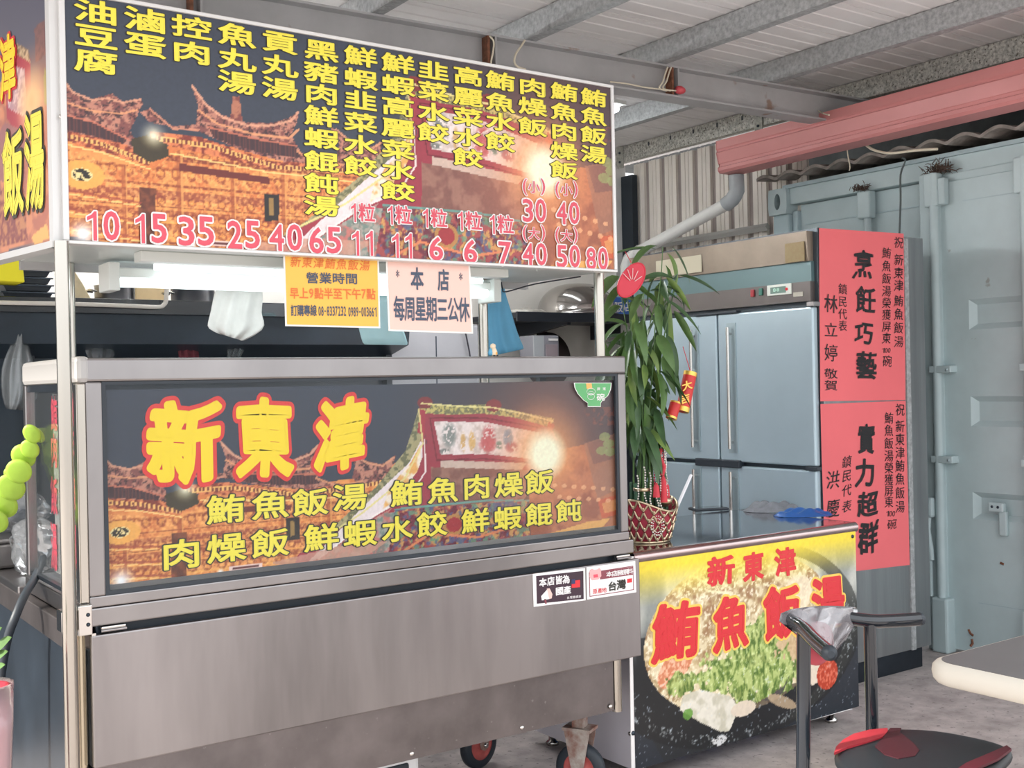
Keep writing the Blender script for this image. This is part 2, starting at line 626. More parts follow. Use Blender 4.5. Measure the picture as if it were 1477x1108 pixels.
# slotted holes along the wall purlin and its end cleats
for yy in (4.55, 4.75, 4.95, 5.15, 5.35):
    obj('slot', MB().box((4.8935, yy - .006, 2.86), (4.8955, yy + .006, 2.885)), rubber, ce)
cleat = mat('cleat_plate', (.42, .42, .38), .6, .4, 60, .3)
for yy in (4.42, 5.62):
    obj('cleat', MB().box((4.885, yy - .03, 2.76), (4.893, yy + .03, 2.90)), cleat, ce, bevel=.002)
    for dz in (.03, .09):
        obj('bolt', MB().lathe((4.884, yy, 2.77 + dz), [(0, -.006), (.008, -.006), (.008, .004)], 6, axis='x'), steel_dk, ce)

# the welded I-beam carrying the purlins
a, b = Vector((-1.8, 4.08, 0)), Vector((4.93, 3.745, 0))
d = (b - a).normalized(); n_ = Vector((-d.y, d.x, 0))
mb = MB()
zt, zb = 2.798, 2.655
prof = [(-.05, zb), (.05, zb), (.05, zb + .009), (.004, zb + .009), (.004, zt - .009), (.05, zt - .009), (.05, zt), (-.05, zt), (-.05, zt - .009), (-.004, zt - .009), (-.004, zb + .009), (-.05, zb + .009)]
mb.prism([a + n_ * q + Vector((0, 0, z)) for q, z in prof], b - a)
obj('beam', mb, beam_m, ce)
def on_beam(x):   # point on the near face of the web
    t = (x - a.x) / (b.x - a.x)
    return a + (b - a) * t - n_ * .004
for x in (1.40, 2.62, 3.60):
    p = on_beam(x)
    obj('stiffener', MB().obox(p - n_ * .023 + Vector((0, 0, (zt + zb) / 2)), (.012, .045, .124), Matrix.Rotation(math.atan2(d.y, d.x), 3, 'Z')), rust, ce)
    obj('stiffener', MB().obox(p - n_ * .023 + d * .035 + Vector((0, 0, (zt + zb) / 2)), (.008, .045, .124), Matrix.Rotation(math.atan2(d.y, d.x), 3, 'Z')), beam_m, ce)

# cream flex cables on the beam
wire_c = mat('cream_cable', (.72, .66, .52), .6)
def cable(name, pts, r, m_, label, group=None):
    # smooth the polyline
    P = [Vector(p) for p in pts]
    out = []
    for i in range(len(P) - 1):
        p0 = P[max(i - 1, 0)]; p1 = P[i]; p2 = P[i + 1]; p3 = P[min(i + 2, len(P) - 1)]
        for t in (0, .25, .5, .75):
            out.append(.5 * ((2 * p1) + (-p0 + p2) * t + (2 * p0 - 5 * p1 + 4 * p2 - p3) * t * t + (-p0 + 3 * p1 - 3 * p2 + p3) * t ** 3))
    out.append(P[-1])
    return tag(obj(name, MB().tube(out, r, 6), m_), label, 'cable', group)
def bp(px, py, out=.055):   # pixel onto the beam's near flange line
    best = on(1, px, py, 3.8)
    for _ in range(4):
        yv = (on_beam(best.x) - n_ * out).y
        best = on(1, px, py, yv)
    return best
cable('cable', [bp(706, 52), bp(712, 60), bp(711, 75), bp(708, 92), bp(710, 110)], .004, wire_c, 'short straight cream cable over the grey beam, left of the curled one')
cable('cable', [bp(757, 58), bp(752, 66), bp(744, 78), bp(742, 90), bp(748, 97), bp(758, 100)], .0045, wire_c, 'curled cream cable on the grey beam above the menu board')
cable('cable', [bp(880, 118), bp(905, 121), bp(930, 126), bp(955, 129), bp(975, 131)], .0035, wire_c, 'cream cable lying along the lower flange of the grey beam')
for dx, gg in ((0, 'left'), (5, 'right')):
    cable('cable', [bp(963 + dx, 97), bp(960 + dx, 105), bp(956 + dx, 118), bp(951 + dx, 127), bp(962 + dx, 131)], .004, wire_c,
          gg + ' one of the two cream cables tied beside the red plug on the beam', 'cables tied on the beam')
tag(obj('electrical_plug', MB().lathe(bp(981, 130, .06), [(0, -.022), (.016, -.02), (.02, 0), (.014, .02), (.006, .03), (0, .03)], 12, axis='x'), mat('red_plug', (.62, .08, .1), .4)),
    'small red plug at the end of the cables on the beam', 'plug')
cable('cable', [on(0, 1150, 160, 4.6), on(0, 1165, 157, 4.6), on(0, 1180, 160, 4.6), on(0, 1188, 164, 4.55), on(0, 1196, 166, 4.5)], .004, wire_c, 'cream cable bunched where the beam meets the red gutter')
cable('cable', [on(0, 1250, 210, 4.8), on(0, 1262, 217, 4.8), on(0, 1285, 221, 4.8), on(0, 1320, 217, 4.8), on(0, 1352, 215, 4.8)], .007, wire_c, 'thick cream cable sagging under the red gutter above the container')
cable('cable', [on(0, 1301, 228, 4.86), on(0, 1306, 232, 4.88), on(0, 1299, 252, 4.9), on(0, 1299, 290, 4.905), on(0, 1297, 345, 4.905)], .005, mat('dark_cable', (.08, .1, .1), .5), 'dark cable hanging down the container behind the red couplets')
cable('cable', [on(0, 1222, 216, 4.78), on(0, 1223, 225, 4.8), on(0, 1226, 240, 4.82), on(0, 1225, 246, 4.83)], .003, wire_c, 'thin pale cable end hanging below the red gutter')

# ---------------------------------------------------------------- red gutter and its downpipe
red_g = mat('red_gutter_paint', (0.62, 0.245, 0.24), 0.42, 0, 3, .06)
g = thing('gutter', 'long dusty red metal gutter running under the roof above the blue container', 'gutter', (4.6, 3.0, 2.5))
sec = [(4.60, 2.70), (4.60, 2.655), (4.606, 2.648), (4.606, 2.64), (4.60, 2.634), (4.615, 2.575), (4.622, 2.569), (4.622, 2.56), (4.612, 2.553), (4.612, 2.535), (4.625, 2.522), (4.76, 2.522), (4.76, 2.70),
       (4.755, 2.70), (4.755, 2.528), (4.628, 2.528), (4.618, 2.54), (4.62, 2.66), (4.605, 2.70)]
mb = MB()
y0, y1 = 4.47, 0.4
P0 = [Vector((x, y0, z - .008)) for x, z in sec]
mb.prism(P0, (0, y1 - y0, .035 * 1.0))
obj('trough', mb, red_g, g)
obj('end_cap', MB().prism([Vector((x, y0 + .002, z - .008)) for x, z in [sec[i] for i in range(13)]], (0, .006, 0)), red_g, g)
obj('bracket', MB().box((4.605, 4.45, 2.69), (4.90, 4.47, 2.70)), beam_m, g)
dp = thing('downpipe', 'grey and white plastic drain pipe with an elbow sloping down from the red gutter', 'pipe', (4.72, 4.45, 2.4))
e0 = on(0, 1062, 258, 4.72); e1 = on(0, 1063, 275, 4.72); e2 = on(0, 1056, 288, 4.72); e3 = on(0, 1047, 295, 4.72); e4 = on(0, 920, 364, 4.72); e5 = on(0, 908, 373, 4.72); e6 = on(0, 903, 388, 4.72); e7 = on(0, 904, 560, 4.72)
greyp = mat('grey_pvc', (.40, .43, .45), .45, 0, 8, .12); whitep = mat('white_pvc', (.78, .78, .75), .35, 0, 4, .08)
obj('elbow', MB().tube([e0 + Vector((0, 0, .02)), e0, (e0 + e1) / 2, e1, e1 * .4 + e2 * .6 + Vector((0, -.004, 0)), e2, e3], .043, 18), greyp, dp)
obj('pipe_run', MB().tube([e3, e4, e5, e6, e7], .036, 18), whitep, dp)
obj('socket', MB().tube([e4, e5, e6], .041, 18), whitep, dp)

# ---------------------------------------------------------------- shipping container, door end
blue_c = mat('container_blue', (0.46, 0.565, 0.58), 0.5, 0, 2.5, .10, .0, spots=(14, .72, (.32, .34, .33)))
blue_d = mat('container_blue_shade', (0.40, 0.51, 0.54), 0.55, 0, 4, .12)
co = thing('shipping_container', 'pale blue steel shipping container with locking bars behind the fridge', 'container', (5.6, 3.3, 0))
XF = 4.95
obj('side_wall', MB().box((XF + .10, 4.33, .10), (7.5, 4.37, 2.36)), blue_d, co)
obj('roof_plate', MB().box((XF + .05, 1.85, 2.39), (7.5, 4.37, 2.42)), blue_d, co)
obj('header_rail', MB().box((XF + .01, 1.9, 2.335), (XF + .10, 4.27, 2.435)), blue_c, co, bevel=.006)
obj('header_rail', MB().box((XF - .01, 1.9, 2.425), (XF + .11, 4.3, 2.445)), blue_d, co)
# corner casting with its oval hole, corner post
cc = MB()
ya, yb, za, zb_ = 4.265, 4.40, 2.285, 2.43
ov = [((ya + yb) / 2 + .022 * math.cos(t), (za + zb_) / 2 + .045 * math.sin(t)) for t in [i * math.pi / 12 for i in range(24)]]
outr = []
for (yy, zz) in ov:
    dy, dz = yy - (ya + yb) / 2, zz - (za + zb_) / 2
    s = min((yb - ya) / 2 / max(abs(dy), 1e-5), (zb_ - za) / 2 / max(abs(dz), 1e-5))
    outr.append(((ya + yb) / 2 + dy * s, (za + zb_) / 2 + dz * s))
vs = [(XF - .02, y_, z_) for y_, z_ in outr] + [(XF - .02, y_, z_) for y_, z_ in ov] + [(XF + .04, y_, z_) for y_, z_ in ov] + [(XF + .12, y_, z_) for y_, z_ in outr]
fs = []
for i in range(24):
    j = (i + 1) % 24
    fs += [(i, j, 24 + j, 24 + i), (24 + i, 24 + j, 48 + j, 48 + i), (i, 72 + i, 72 + j, j)]
cc.add(vs, fs)
obj('corner_casting', cc, blue_c, co)
obj('casting_hole', MB().box((XF + .035, ya + .03, za + .02), (XF + .05, yb - .03, zb_ - .02)), steel_dk, co)
obj('corner_post', MB().box((XF, 4.27, 0.0), (XF + .10, 4.385, 2.285)), blue_d, co, bevel=.01)
obj('corner_post', MB().box((XF + .03, 4.23, 0.0), (XF + .12, 4.27, 2.3)), blue_d, co, bevel=.008)
# left door leaf (behind fridge)
dl = obj('door', MB().box((XF + .06, 3.43, .12), (XF + .10, 4.23, 2.33)), blue_c, co, label='far door leaf, set back behind the fridge')
for z0_, z1_ in ((.25, .6), (.8, 1.15), (1.35, 1.75), (1.9, 2.05)):
    obj('door_rib', MB().box((XF + .045, 3.55, z0_), (XF + .065, 4.15, z1_)), blue_c, dl, bevel=.012)
obj('header_line', MB().box((XF + .055, 3.43, 2.215), (XF + .062, 4.2, 2.222)), blue_d, dl)
# near door leaf: outer frame, recessed panels
XD = 4.95
nd = MB()
nd.box((XD + .015, 2.0, .10), (XD + .07, 3.41, 2.33))
nr = obj('door', nd, blue_c, co, label='near door leaf with pressed horizontal recesses')
obj('door_edge', MB().box((XD - .035, 3.30, .0), (XD + .06, 3.405, 2.355)), blue_c, nr, bevel=.006)
obj('top_flange', MB().box((XD + .0, 2.0, 2.30), (XD + .05, 3.30, 2.345)), blue_c, nr, bevel=.006)
def recess(y0, y1, z0, z1):
    dpt = .022
    r_ = MB()
    x0, x1 = XD - .012, XD + .016
    # frame ring with sloping sides so the panel reads as pressed in
    o_ = [(x0, y1, z0), (x0, y0, z0), (x0, y0, z1), (x0, y1, z1)]
    i_ = [(x1, y1 - .03, z0 + .028), (x1, y0 + .03, z0 + .028), (x1, y0 + .03, z1 - .028), (x1, y1 - .03, z1 - .028)]
    r_.add(o_ + i_, [(0, 1, 5, 4), (1, 2, 6, 5), (2, 3, 7, 6), (3, 0, 4, 7), (4, 5, 6, 7)])
    return r_
zs = [(.665, .795), (1.11, 1.255), (1.575, 1.72)]
zl = [.10] + [v for p in zs for v in p] + [2.30]
for k in range(0, len(zl), 2):   # flat skin between recesses
    obj('door_skin', MB().box((XD - .012, 2.0, zl[k]), (XD + .016, 3.16, zl[k + 1])), blue_c, nr)
for z0_, z1_ in zs:
    rc = obj('pressed_recess', recess(2.86, 3.16, z0_, z1_), blue_c, nr)
    obj('door_skin', MB().box((XD - .012, 2.0, z0_), (XD + .016, 2.86, z1_)), blue_c, nr)
obj('door_skin', MB().box((XD - .012, 3.16, .10), (XD + .016, 3.30, 2.30)), blue_c, nr)
obj('weld_line', MB().box((XD - .0135, 2.2, 2.195), (XD - .011, 3.18, 2.20)), blue_d, nr)
obj('weld_line', MB().box((XD - .0135, 2.2, .262), (XD - .011, 3.14, .266)), blue_d, nr)
# locking bars, keepers, handles
def lock_bar(y, zlo=.27, zhi=2.35, top=True):
    x = XD - .045
    lb = obj('locking_bar', MB().tube([(x, y, zlo), (x, y, zhi)], .023, 14), blue_c, co)
    if top:
        obj('cam_keeper', MB().box((x - .022, y - .03, 2.185), (x + .03, y + .045, 2.35)), blue_c, lb, bevel=.008)
        obj('cam_keeper', MB().box((x - .012, y - .065, 2.19), (x + .03, y - .028, 2.32)), blue_c, lb, bevel=.006)
    for z in (1.385, .945):
        obj('bar_bracket', MB().box((x - .022, y - .085, z - .015), (x + .035, y + .035, z + .02)), blue_c, lb, bevel=.005)
        for q in (-.065,):
            obj('rivet', MB().lathe((x - .023, y + q, z), [(0, -.003), (.007, -.002), (.008, .002)], 10, axis='x'), blue_d, lb)
    if zlo < .3:
        obj('bar_shoe', MB().box((x - .03, y - .045, 0.0), (x + .05, y + .045, .27)), blue_c, lb, bevel=.012)
    return lb
b1 = lock_bar(3.315)
lock_bar(2.845, .15)
hd = obj('lock_handle', MB().tube([(XD - .07, 3.362, .70), (XD - .075, 3.366, .60), (XD - .066, 3.36, .50), (XD - .07, 3.352, .45)], [.016, .013, .017, .013], 8), blue_c, co)
obj('handle_hub', MB().box((XD - .09, 3.335, .66), (XD - .05, 3.39, .76)), blue_c, hd, bevel=.012)
obj('handle_grip', MB().box((XD - .078, 3.352, .27), (XD - .058, 3.372, .45)), blue_c, hd, bevel=.006)
h2 = obj('handle_catch', MB().box((XD - .045, 2.985, .71), (XD - .012, 3.065, .755)), blue_c, co, bevel=.008)
obj('catch_tail', MB().box((XD - .035, 2.975, .60), (XD - .012, 3.015, .715)), blue_c, h2, bevel=.006)
for q in (3.01, 3.04): obj('rivet', MB().lathe((XD - .046, q, .735), [(0, -.003), (.006, -.002), (.007, .002)], 10, axis='x'), steel_dk, h2)
obj('hasp', MB().box((XD - .05, 2.82, .62), (XD - .02, 2.86, .76)), blue_c, co, bevel=.006)
for pts in ([(1397, 908), (1400, 914), (1404, 917)], [(1402, 922), (1403, 928), (1400, 932)], [(1443, 812), (1448, 814)]):
    obj('rust_scar', MB().tube([on(0, *p, XD - .013) for p in pts], .006, 5), rust, co)
# the third bar, on the far leaf
x = XD + .02
lb = obj('locking_bar', MB().tube([(x, 3.755, .3), (x, 3.755, 2.32)], .02, 14), blue_c, co)
obj('cam_keeper', MB().box((x - .03, 3.72, 2.19), (x + .03, 3.80, 2.335)), blue_c, lb, bevel=.01)
obj('sill', MB().box((XF - .01, 1.9, 0.02), (XF + .12, 3.29, .10)), blue_c, co)

# bird-nest tufts on two keepers
nest_m = mat('dry_grass', (.11, .075, .06), .95)
def nest(c, n, sp, label):
    mb = MB()
    for _ in range(n):
        p = Vector(c) + Vector((random.uniform(-.3, .3) * sp, random.gauss(0, .35) * sp, abs(random.gauss(0, .18)) * sp))
        d_ = Vector((random.uniform(-1, 1), random.uniform(-1, 1), random.uniform(-.4, 1))).normalized() * sp * .35
        mb.tube([p, p + d_ * .5 + Vector((0, 0, .004)), p + d_], [.0022, .002, .0008], 4, cap=False)
    o = tag(obj('bird_nest', mb, nest_m), label, 'nest')
    o['kind'] = 'stuff'
nest((4.925, 3.76, 2.335), 90, .07, 'small brown straw nest on the locking bar behind the fridge')
nest((4.92, 3.29, 2.35), 150, .10, 'larger brown straw nest on top of the near container door')

# fibre-cement roofing lying on the container: wavy sheet
fib = mat('fibre_cement', (.30, .27, .245), .95, 0, 14, .35, .3)
mb = MB()
ys = np.linspace(1.6, 4.42, 190)
top = [2.465 + .028 * (0.5 + 0.5 * math.cos((yy - 3.30) / .178 * 2 * math.pi)) ** .6 for yy in ys]
vs = []
for xx, ex in ((4.86, 0), (4.86, .016), (6.5, .016), (6.5, 0)):
    for yy, zz in zip(ys, top):
        vs.append((xx, yy, zz + ex - (.0 if xx < 5 else -.12)))
n = len(ys); fs = []
for r_ in range(3):
    for i in range(n - 1):
        fs.append((r_ * n + i, (r_ + 1) * n + i, (r_ + 1) * n + i + 1, r_ * n + i + 1))
for i in range(n - 1): fs.append((3 * n + i, i, i + 1, 3 * n + i + 1))
mb.add(vs, fs, False)
tag(obj('corrugated_roof_sheet', mb, fib), 'grey wavy fibre-cement roofing sheet lying on top of the container', 'roofing')
# dark gable above the container
dkw = mat('dark_gable', (.11, .125, .13), .8, 0, 5, .3)
struct(obj('trim_3', MB().box((6.4, 0.4, 2.42), (6.5, 6.5, 3.4)), dkw))
struct(obj('trim_4', MB().box((5.2, 0.4, 2.95), (6.5, 6.5, 3.0)), dkw))

# ================================================================== FOOD CART
cart = thing('food_cart', 'stainless steel food cart with a glazed front case, tall posts and a canopy', 'food cart', (1.55, 3.0, 0))
YF = 2.78
CX0, CX1, CD = 0.735, 2.41, 3.34
# posts
obj('post', MB().tube([(.668, 2.742, .0), (.668, 2.742, 1.714)], .0165, 16), post_m, cart)
obj('post', MB().tube([(2.362, 2.835, 1.40), (2.362, 2.835, 1.72)], .0165, 16), post_m, cart)
obj('post', MB().tube([(2.372, 2.80, .295), (2.372, 2.80, .78)], .0165, 16), post_m, cart)
obj('post', MB().tube([(2.165, 3.22, .30), (2.165, 3.22, 1.72)], .0165, 14), post_m, cart)
obj('post', MB().tube([(.815, 3.26, .30), (.815, 3.26, 1.72)], .012, 14), post_m, cart)
# canopy board
can_m = mat('canopy_board', (.62, .66, .64), .35, 0.2, 3, .08)
obj('canopy', MB().box((.69, 2.79, 1.722), (2.40, 3.29, 1.742)), can_m, cart)
obj('canopy_edge', MB().box((.69, 3.275, 1.70), (2.40, 3.295, 1.745)), beam_m, cart)
# case frame
def rail(lo, hi, nm='case_rail', m_=steel, bv=.006, parent=cart):
    return obj(nm, MB().box(lo, hi), m_, parent, bevel=bv)
rail((CX0 - .012, YF - .01, 1.386), (CX1 + .005, YF + .035, 1.443))
rail((CX0 - .012, CD - .03, 1.386), (CX1, CD, 1.443))
rail((.70, YF - .012, 1.383), (.735, CD, 1.447), m_=white_p and mat('aluminium_cap', (.42, .41, .40), .35, .3), bv=.012)
rail((CX1 - .02, YF, 1.386), (CX1 + .006, CD, 1.443))
rail((CX0 - .012, YF - .006, .848), (CX1 + .008, YF + .03, .874), bv=.003)
rail((CX0 - .012, YF - .006, .874), (CX0 + .026, YF + .03, 1.386), 'case_stile', bv=.004)
rail((CX1 - .026, YF - .006, .874), (CX1 + .006, YF + .03, 1.386), 'case_stile', bv=.004)
rail((.702, CD - .03, .86), (.727, CD, 1.383), 'case_stile', bv=.003)
rail((.702, YF - .004, .86), (.7235, YF + .028, 1.383), 'case_stile', post_m, bv=.003)
for lo, hi in (((CX0 + .026, YF - .003, 1.3785), (CX1 - .026, YF + .006, 1.386)), ((CX0 + .026, YF - .003, .874), (CX1 - .026, YF + .006, .884)),
               ((CX0 + .026, YF - .003, .884), (CX0 + .036, YF + .006, 1.3785)), ((CX1 - .036, YF - .003, .884), (CX1 - .026, YF + .006, 1.3785))):
    rail(lo, hi, 'rubber_seal', rubber, 0)
obj('glass_pane', MB().box((CX0 + .03, YF + .006, .878), (CX1 - .03, YF + .010, 1.384)), glass, cart)
obj('glass_pane', MB().box((.711, YF + .03, .87), (.715, CD - .03, 1.383)), glass, cart)
rail((.708, YF + .03, 1.365), (.722, CD - .03, 1.383), 'rubber_seal', steel_dk, 0)
rail((.708, YF + .03, .862), (.722, CD - .03, .872), 'rubber_seal', steel_dk, 0)
# worktop tray: runs deeper than the case
obj('worktop', MB().box((.715, YF - .008, .803), (2.435, 3.42, .847)), steel, cart, bevel=.004)
obj('worktop', MB().box((.692, 3.40, .795), (1.30, 4.15, .82)), steel, cart, bevel=.004)
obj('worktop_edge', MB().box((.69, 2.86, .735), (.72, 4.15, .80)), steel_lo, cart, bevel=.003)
obj('gap_shade_strip', MB().box((.74, YF + .02, .772), (2.43, YF + .05, .803)), rubber, cart)  # black strip set into the open gap to stand for its shade
# drop front flap + lower skirt
fp = obj('flap_panel', MB().box((.722, YF - .02, .469), (2.447, YF - .002, .785)), steel_panel, cart, bevel=.004)
fp2 = obj('flap_panel', MB().box((.7225, YF - .018, .469), (.7325, YF + .06, .79)), chrome, cart)
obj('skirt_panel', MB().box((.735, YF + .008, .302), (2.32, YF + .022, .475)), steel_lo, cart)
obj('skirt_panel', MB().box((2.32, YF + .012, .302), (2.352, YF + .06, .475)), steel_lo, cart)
for x in (1.16, 1.60, 1.985, 2.335):
    obj('screw', MB().lathe((x, YF + .007, .318), [(0, -.004), (.006, -.003), (.008, .001)], 10, axis='y'), chrome, cart)
# side of the cart body
obj('side_panel', MB().box((.74, YF + .01, .25), (.752, 3.42, .80)), steel_dk, cart)
obj('side_panel', MB().box((.705, 2.84, .0), (.713, 4.10, .735)), mat('blue_black_panel', (.028, .038, .052), .35, .3, 3, .3), cart)
obj('side_panel', MB().box((2.35, YF + .07, .30), (2.356, 3.42, .80)), steel_dk, cart)
obj('floor_pan', MB().box((.74, YF + .03, .30), (2.35, 3.42, .315)), steel_dk, cart)
obj('edge_tube', MB().tube([(.705, 2.80, .0), (.705, 2.80, .80)], .012, 10), mat('brass_tube', (.55, .48, .36), .25, .9), cart)
# hinges, corner brackets
for x in (.775, 2.385):
    h = obj('hinge', MB().box((x - .028, YF - .012, .787), (x + .03, YF + .002, .801)), chrome, cart, bevel=.002)
    obj('hinge_pin', MB().tube([(x - .03, YF - .014, .792), (x + .03, YF - .014, .792)], .004, 8), steel, h)
obj('bracket', MB().box((.69, YF - .03, .79), (.722, YF - .01, .86)), chrome, cart, bevel=.002)
obj('bracket', MB().box((.655, YF - .02, .80), (.69, YF + .03, .85)), chrome, cart, bevel=.003)
for z in (.815, .838): obj('screw', MB().lathe((.712, YF - .031, z), [(0, -.003), (.004, -.002), (.005, .001)], 8, axis='y'), steel_dk, cart)
# casters
def caster(x, y, ang, hub_m):
    c = Vector((x, y, .085))
    R = Matrix.Rotation(ang, 4, 'Z')
    def rot(mb):
        mb.v = [tuple(c + (R @ Vector(v))) for v in mb.v]; return mb
    wmb = MB().lathe((0, 0, 0), [(.055, -.017), (.078, -.018), (.085, -.011), (.086, 0), (.085, .011), (.078, .018), (.055, .017)], 30, axis='y')
    wl = obj('wheel', rot(wmb), rubber, cart)
    obj('hub', rot(MB().lathe((0, 0, 0), [(0, -.02), (.016, -.022), (.022, -.014), (.05, -.012), (.056, -.017), (.056, .017), (.05, .012), (.022, .014), (.016, .022), (0, .02)], 24, axis='y')), hub_m, wl)
    f_ = MB()
    for s in (-1, 1):
        f_.prism([(-.045, s * .026, .13), (.045, s * .026, .13), (.018, s * .026, -.012), (0, s * .026, -.02), (-.018, s * .026, -.012)], (0, s * .005, 0))
    f_.box((-.05, -.035, .13), (.05, .035, .14)); f_.box((-.02, -.02, .14), (.02, .02, .215))
    obj('fork', rot(f_), mat('rusted_fork', (.45, .42, .38), .6, .4, 18, .3, col2=(.24, .08, .05)), wl)
    obj('axle_nut', rot(MB().lathe((0, -.034, 0), [(0, -.006), (.009, -.006), (.009, .004)], 6, axis='y')), chrome, wl)
red_hub = mat('red_hub', (.5, .1, .09), .5, 0, 20, .3)
caster(2.32, 2.93, math.radians(-62), red_hub)
caster(.86, 2.98, math.radians(-20), red_hub)
caster(2.2, 3.36, math.radians(15), red_hub)
caster(.9, 3.36, math.radians(15), red_hub)

# ---------------------------------------------------------------- the temple picture printed on the signs
def temple(I, q):
    """q maps banner pixels to the art's own pixels on this sign"""
    def P(*pts): return [q(*p) for p in pts]
    A = lambda *pts: P(*pts)
    n1 = I.n(14, 5); n2 = I.n(70, 9); n3 = I.n(160, 11)
    I.col[:] = (.215, .24, .295)
    # right half: brown dusk
    x6, _ = I.conv(*q(560, 700)); x9, _ = I.conv(*q(760, 700))
    t = np.clip((I.A - x6) / (x9 - x6), 0, 1)
    I.put(t, (.31, .23, .24), .9)
    # facade
    I.poly(A((120, 728), (240, 724), (262, 738), (300, 700), (420, 700), (520, 690), (600, 655), (640, 790), (480, 852), (120, 868)), (.92, .60, .33), 1, (.84, .48, .26), 25, 21, (.44, .56))
    # cornices and rows of carving, level on the plane
    a0, zt_ = I.conv(*q(200, 728)); _, zb_ = I.conv(*q(200, 850))
    H = zt_ - zb_
    fac = I.inside(A((120, 740), (262, 748), (300, 716), (420, 712), (600, 705), (640, 790), (480, 852), (120, 868)))
    for f_, th, cl in ((.06, .05, (.45, .18, .12)), (.18, .03, (.6, .28, .12)), (.34, .02, (.5, .2, .12)), (.44, .08, (.55, .25, .18)), (.56, .02, (.45, .2, .1)), (.62, .07, (.56, .24, .15)), (.72, .02, (.95, .66, .3)), (.76, .08, (.58, .28, .16)), (.87, .03, (.95, .68, .34)), (.92, .02, (.5, .2, .1)), (-.12, .03, (.95, .68, .36)), (-.2, .03, (.5, .2, .14))):
        z = zt_ - f_ * H
        I.put(fac & (np.abs(I.B - z) < th * H * .5), cl, .75)
    # carved ovals along the rows
    ph = (I.A * 26) % 1 - .5
    for f_, hh in ((.22, .07), (.5, .05), (.82, .05), (.66, .04), (.02, .04)):
        z = zt_ - f_ * H
        I.put(fac & ((ph / .32) ** 2 + ((I.B - z) / (hh * H)) ** 2 < 1), (.52, .22, .14), .6)
        I.put(fac & ((ph / .18) ** 2 + ((I.B - z) / (hh * H * .5)) ** 2 < 1), (.97, .66, .32), .7)
    lat_ = (np.sin(I.A * 330) * np.sin(I.B * 290 + np.sin(I.A * 60) * 2) > .25)
    I.put(fac & lat_, (.93, .62, .34), .45)
    I.put(fac * np.clip((n3 - .55) * 8, 0, 1), (.99, .76, .45), .45)
    I.put(fac * np.clip((.36 - n3) * 8, 0, 1), (.50, .24, .16), .35)
    I.put(fac & ((I.A * 7.3 + .1) % 1 < .10), (.62, .30, .17), .55)
    I.put(fac & ((I.A * 7.3 + .03) % 1 < .03), (.96, .70, .4), .6)
    # medallion
    e = I.ell(*q(173, 768), 30, 17); I.put(e < 1, (.93, .66, .32)); e2 = I.ell(*q(173, 768), 14, 8); I.put(e2 < 1, (.95, .86, .6)); I.put((e2 < .75) & (n3 > .46), (.16, .13, .1))
    # door columns and plaque
    I.poly(A((248, 770), (270, 768), (268, 865), (246, 868)), (.50, .27, .17), 1, (.36, .18, .12), 60, 4)
    I.poly(A((300, 732), (420, 728), (420, 736), (300, 741)), (.42, .16, .13))
    I.poly(A((413, 748), (432, 746), (432, 778), (413, 781)), (.15, .12, .11)); I.poly(A((419, 752), (425, 752), (425, 772), (419, 774)), (.7, .55, .3), .8)
    # roofs
    def roof(L, tile, rim):
        I.poly(A(*L), (.50, .29, .27), 1, (.74, .50, .42), 75, 31, (.45, .55))
        I.put(I.inside(A(*L)) * np.clip((.45 - n3) * 8, 0, 1), (.2, .13, .16), .8)
        if tile:
            mk = I.poly(A(*tile), (.26, .16, .18))
            I.put(mk & ((I.A * 120) % 1 < .3), (.40, .22, .2), .8)
        if rim: I.poly(A(*rim), (.86, .50, .32), 1, (.5, .2, .15), 90, 8)
    roof([(120, 655), (148, 660), (162, 672), (186, 676), (205, 668), (212, 664), (226, 672), (250, 664), (254, 668), (244, 688), (236, 704), (244, 716), (238, 730), (120, 728)],
         [(120, 700), (190, 704), (232, 716), (228, 722), (120, 716)], [(120, 718), (232, 722), (262, 734), (262, 742), (120, 728)])
    roof([(316, 634), (324, 642), (334, 654), (356, 664), (388, 668), (424, 662), (446, 652), (458, 642), (456, 656), (448, 672), (462, 692), (500, 700), (440, 706), (380, 702), (330, 690), (300, 690), (262, 690), (250, 680), (262, 674), (290, 690), (322, 682), (326, 660)],
         [(338, 680), (400, 684), (452, 682), (462, 698), (400, 700), (346, 694)], [(262, 700), (330, 696), (420, 708), (520, 696), (520, 704), (420, 718), (262, 712)])
    I.poly(A((371, 640), (380, 638), (384, 668), (368, 668)), (.5, .26, .24), 1, (.7, .45, .35), 90, 3)
    roof([(500, 652), (520, 662), (548, 670), (560, 665), (572, 655), (566, 672), (556, 690), (520, 704), (508, 690), (512, 672)], None, None)
    # gilded ridge lines, eave dentils and rafters
    for ln, w_, cl in (([(120, 655), (148, 660), (162, 672), (186, 677), (208, 671), (226, 673), (250, 665)], 1.5, (.86, .62, .50)), ([(120, 676), (150, 686), (190, 690), (226, 686), (246, 678)], 1.3, (.90, .62, .44)),
                       ([(318, 637), (336, 656), (358, 667), (390, 671), (424, 665), (448, 655), (458, 643)], 1.6, (.88, .64, .52)), ([(326, 664), (350, 676), (400, 680), (446, 676), (458, 664)], 1.4, (.90, .62, .44)),
                       ([(262, 674), (292, 692), (326, 688)], 1.4, (.84, .56, .44)), ([(456, 690), (490, 702), (522, 694)], 1.4, (.86, .58, .42)), ([(508, 655), (530, 668), (552, 672), (568, 660)], 1.5, (.86, .60, .46)),
                       ([(120, 699), (190, 703), (236, 716)], 1.2, (.80, .46, .36)), ([(338, 682), (400, 685), (456, 684)], 1.2, (.80, .46, .36))):
        I.stroke(P(*ln), w_, cl, .9)
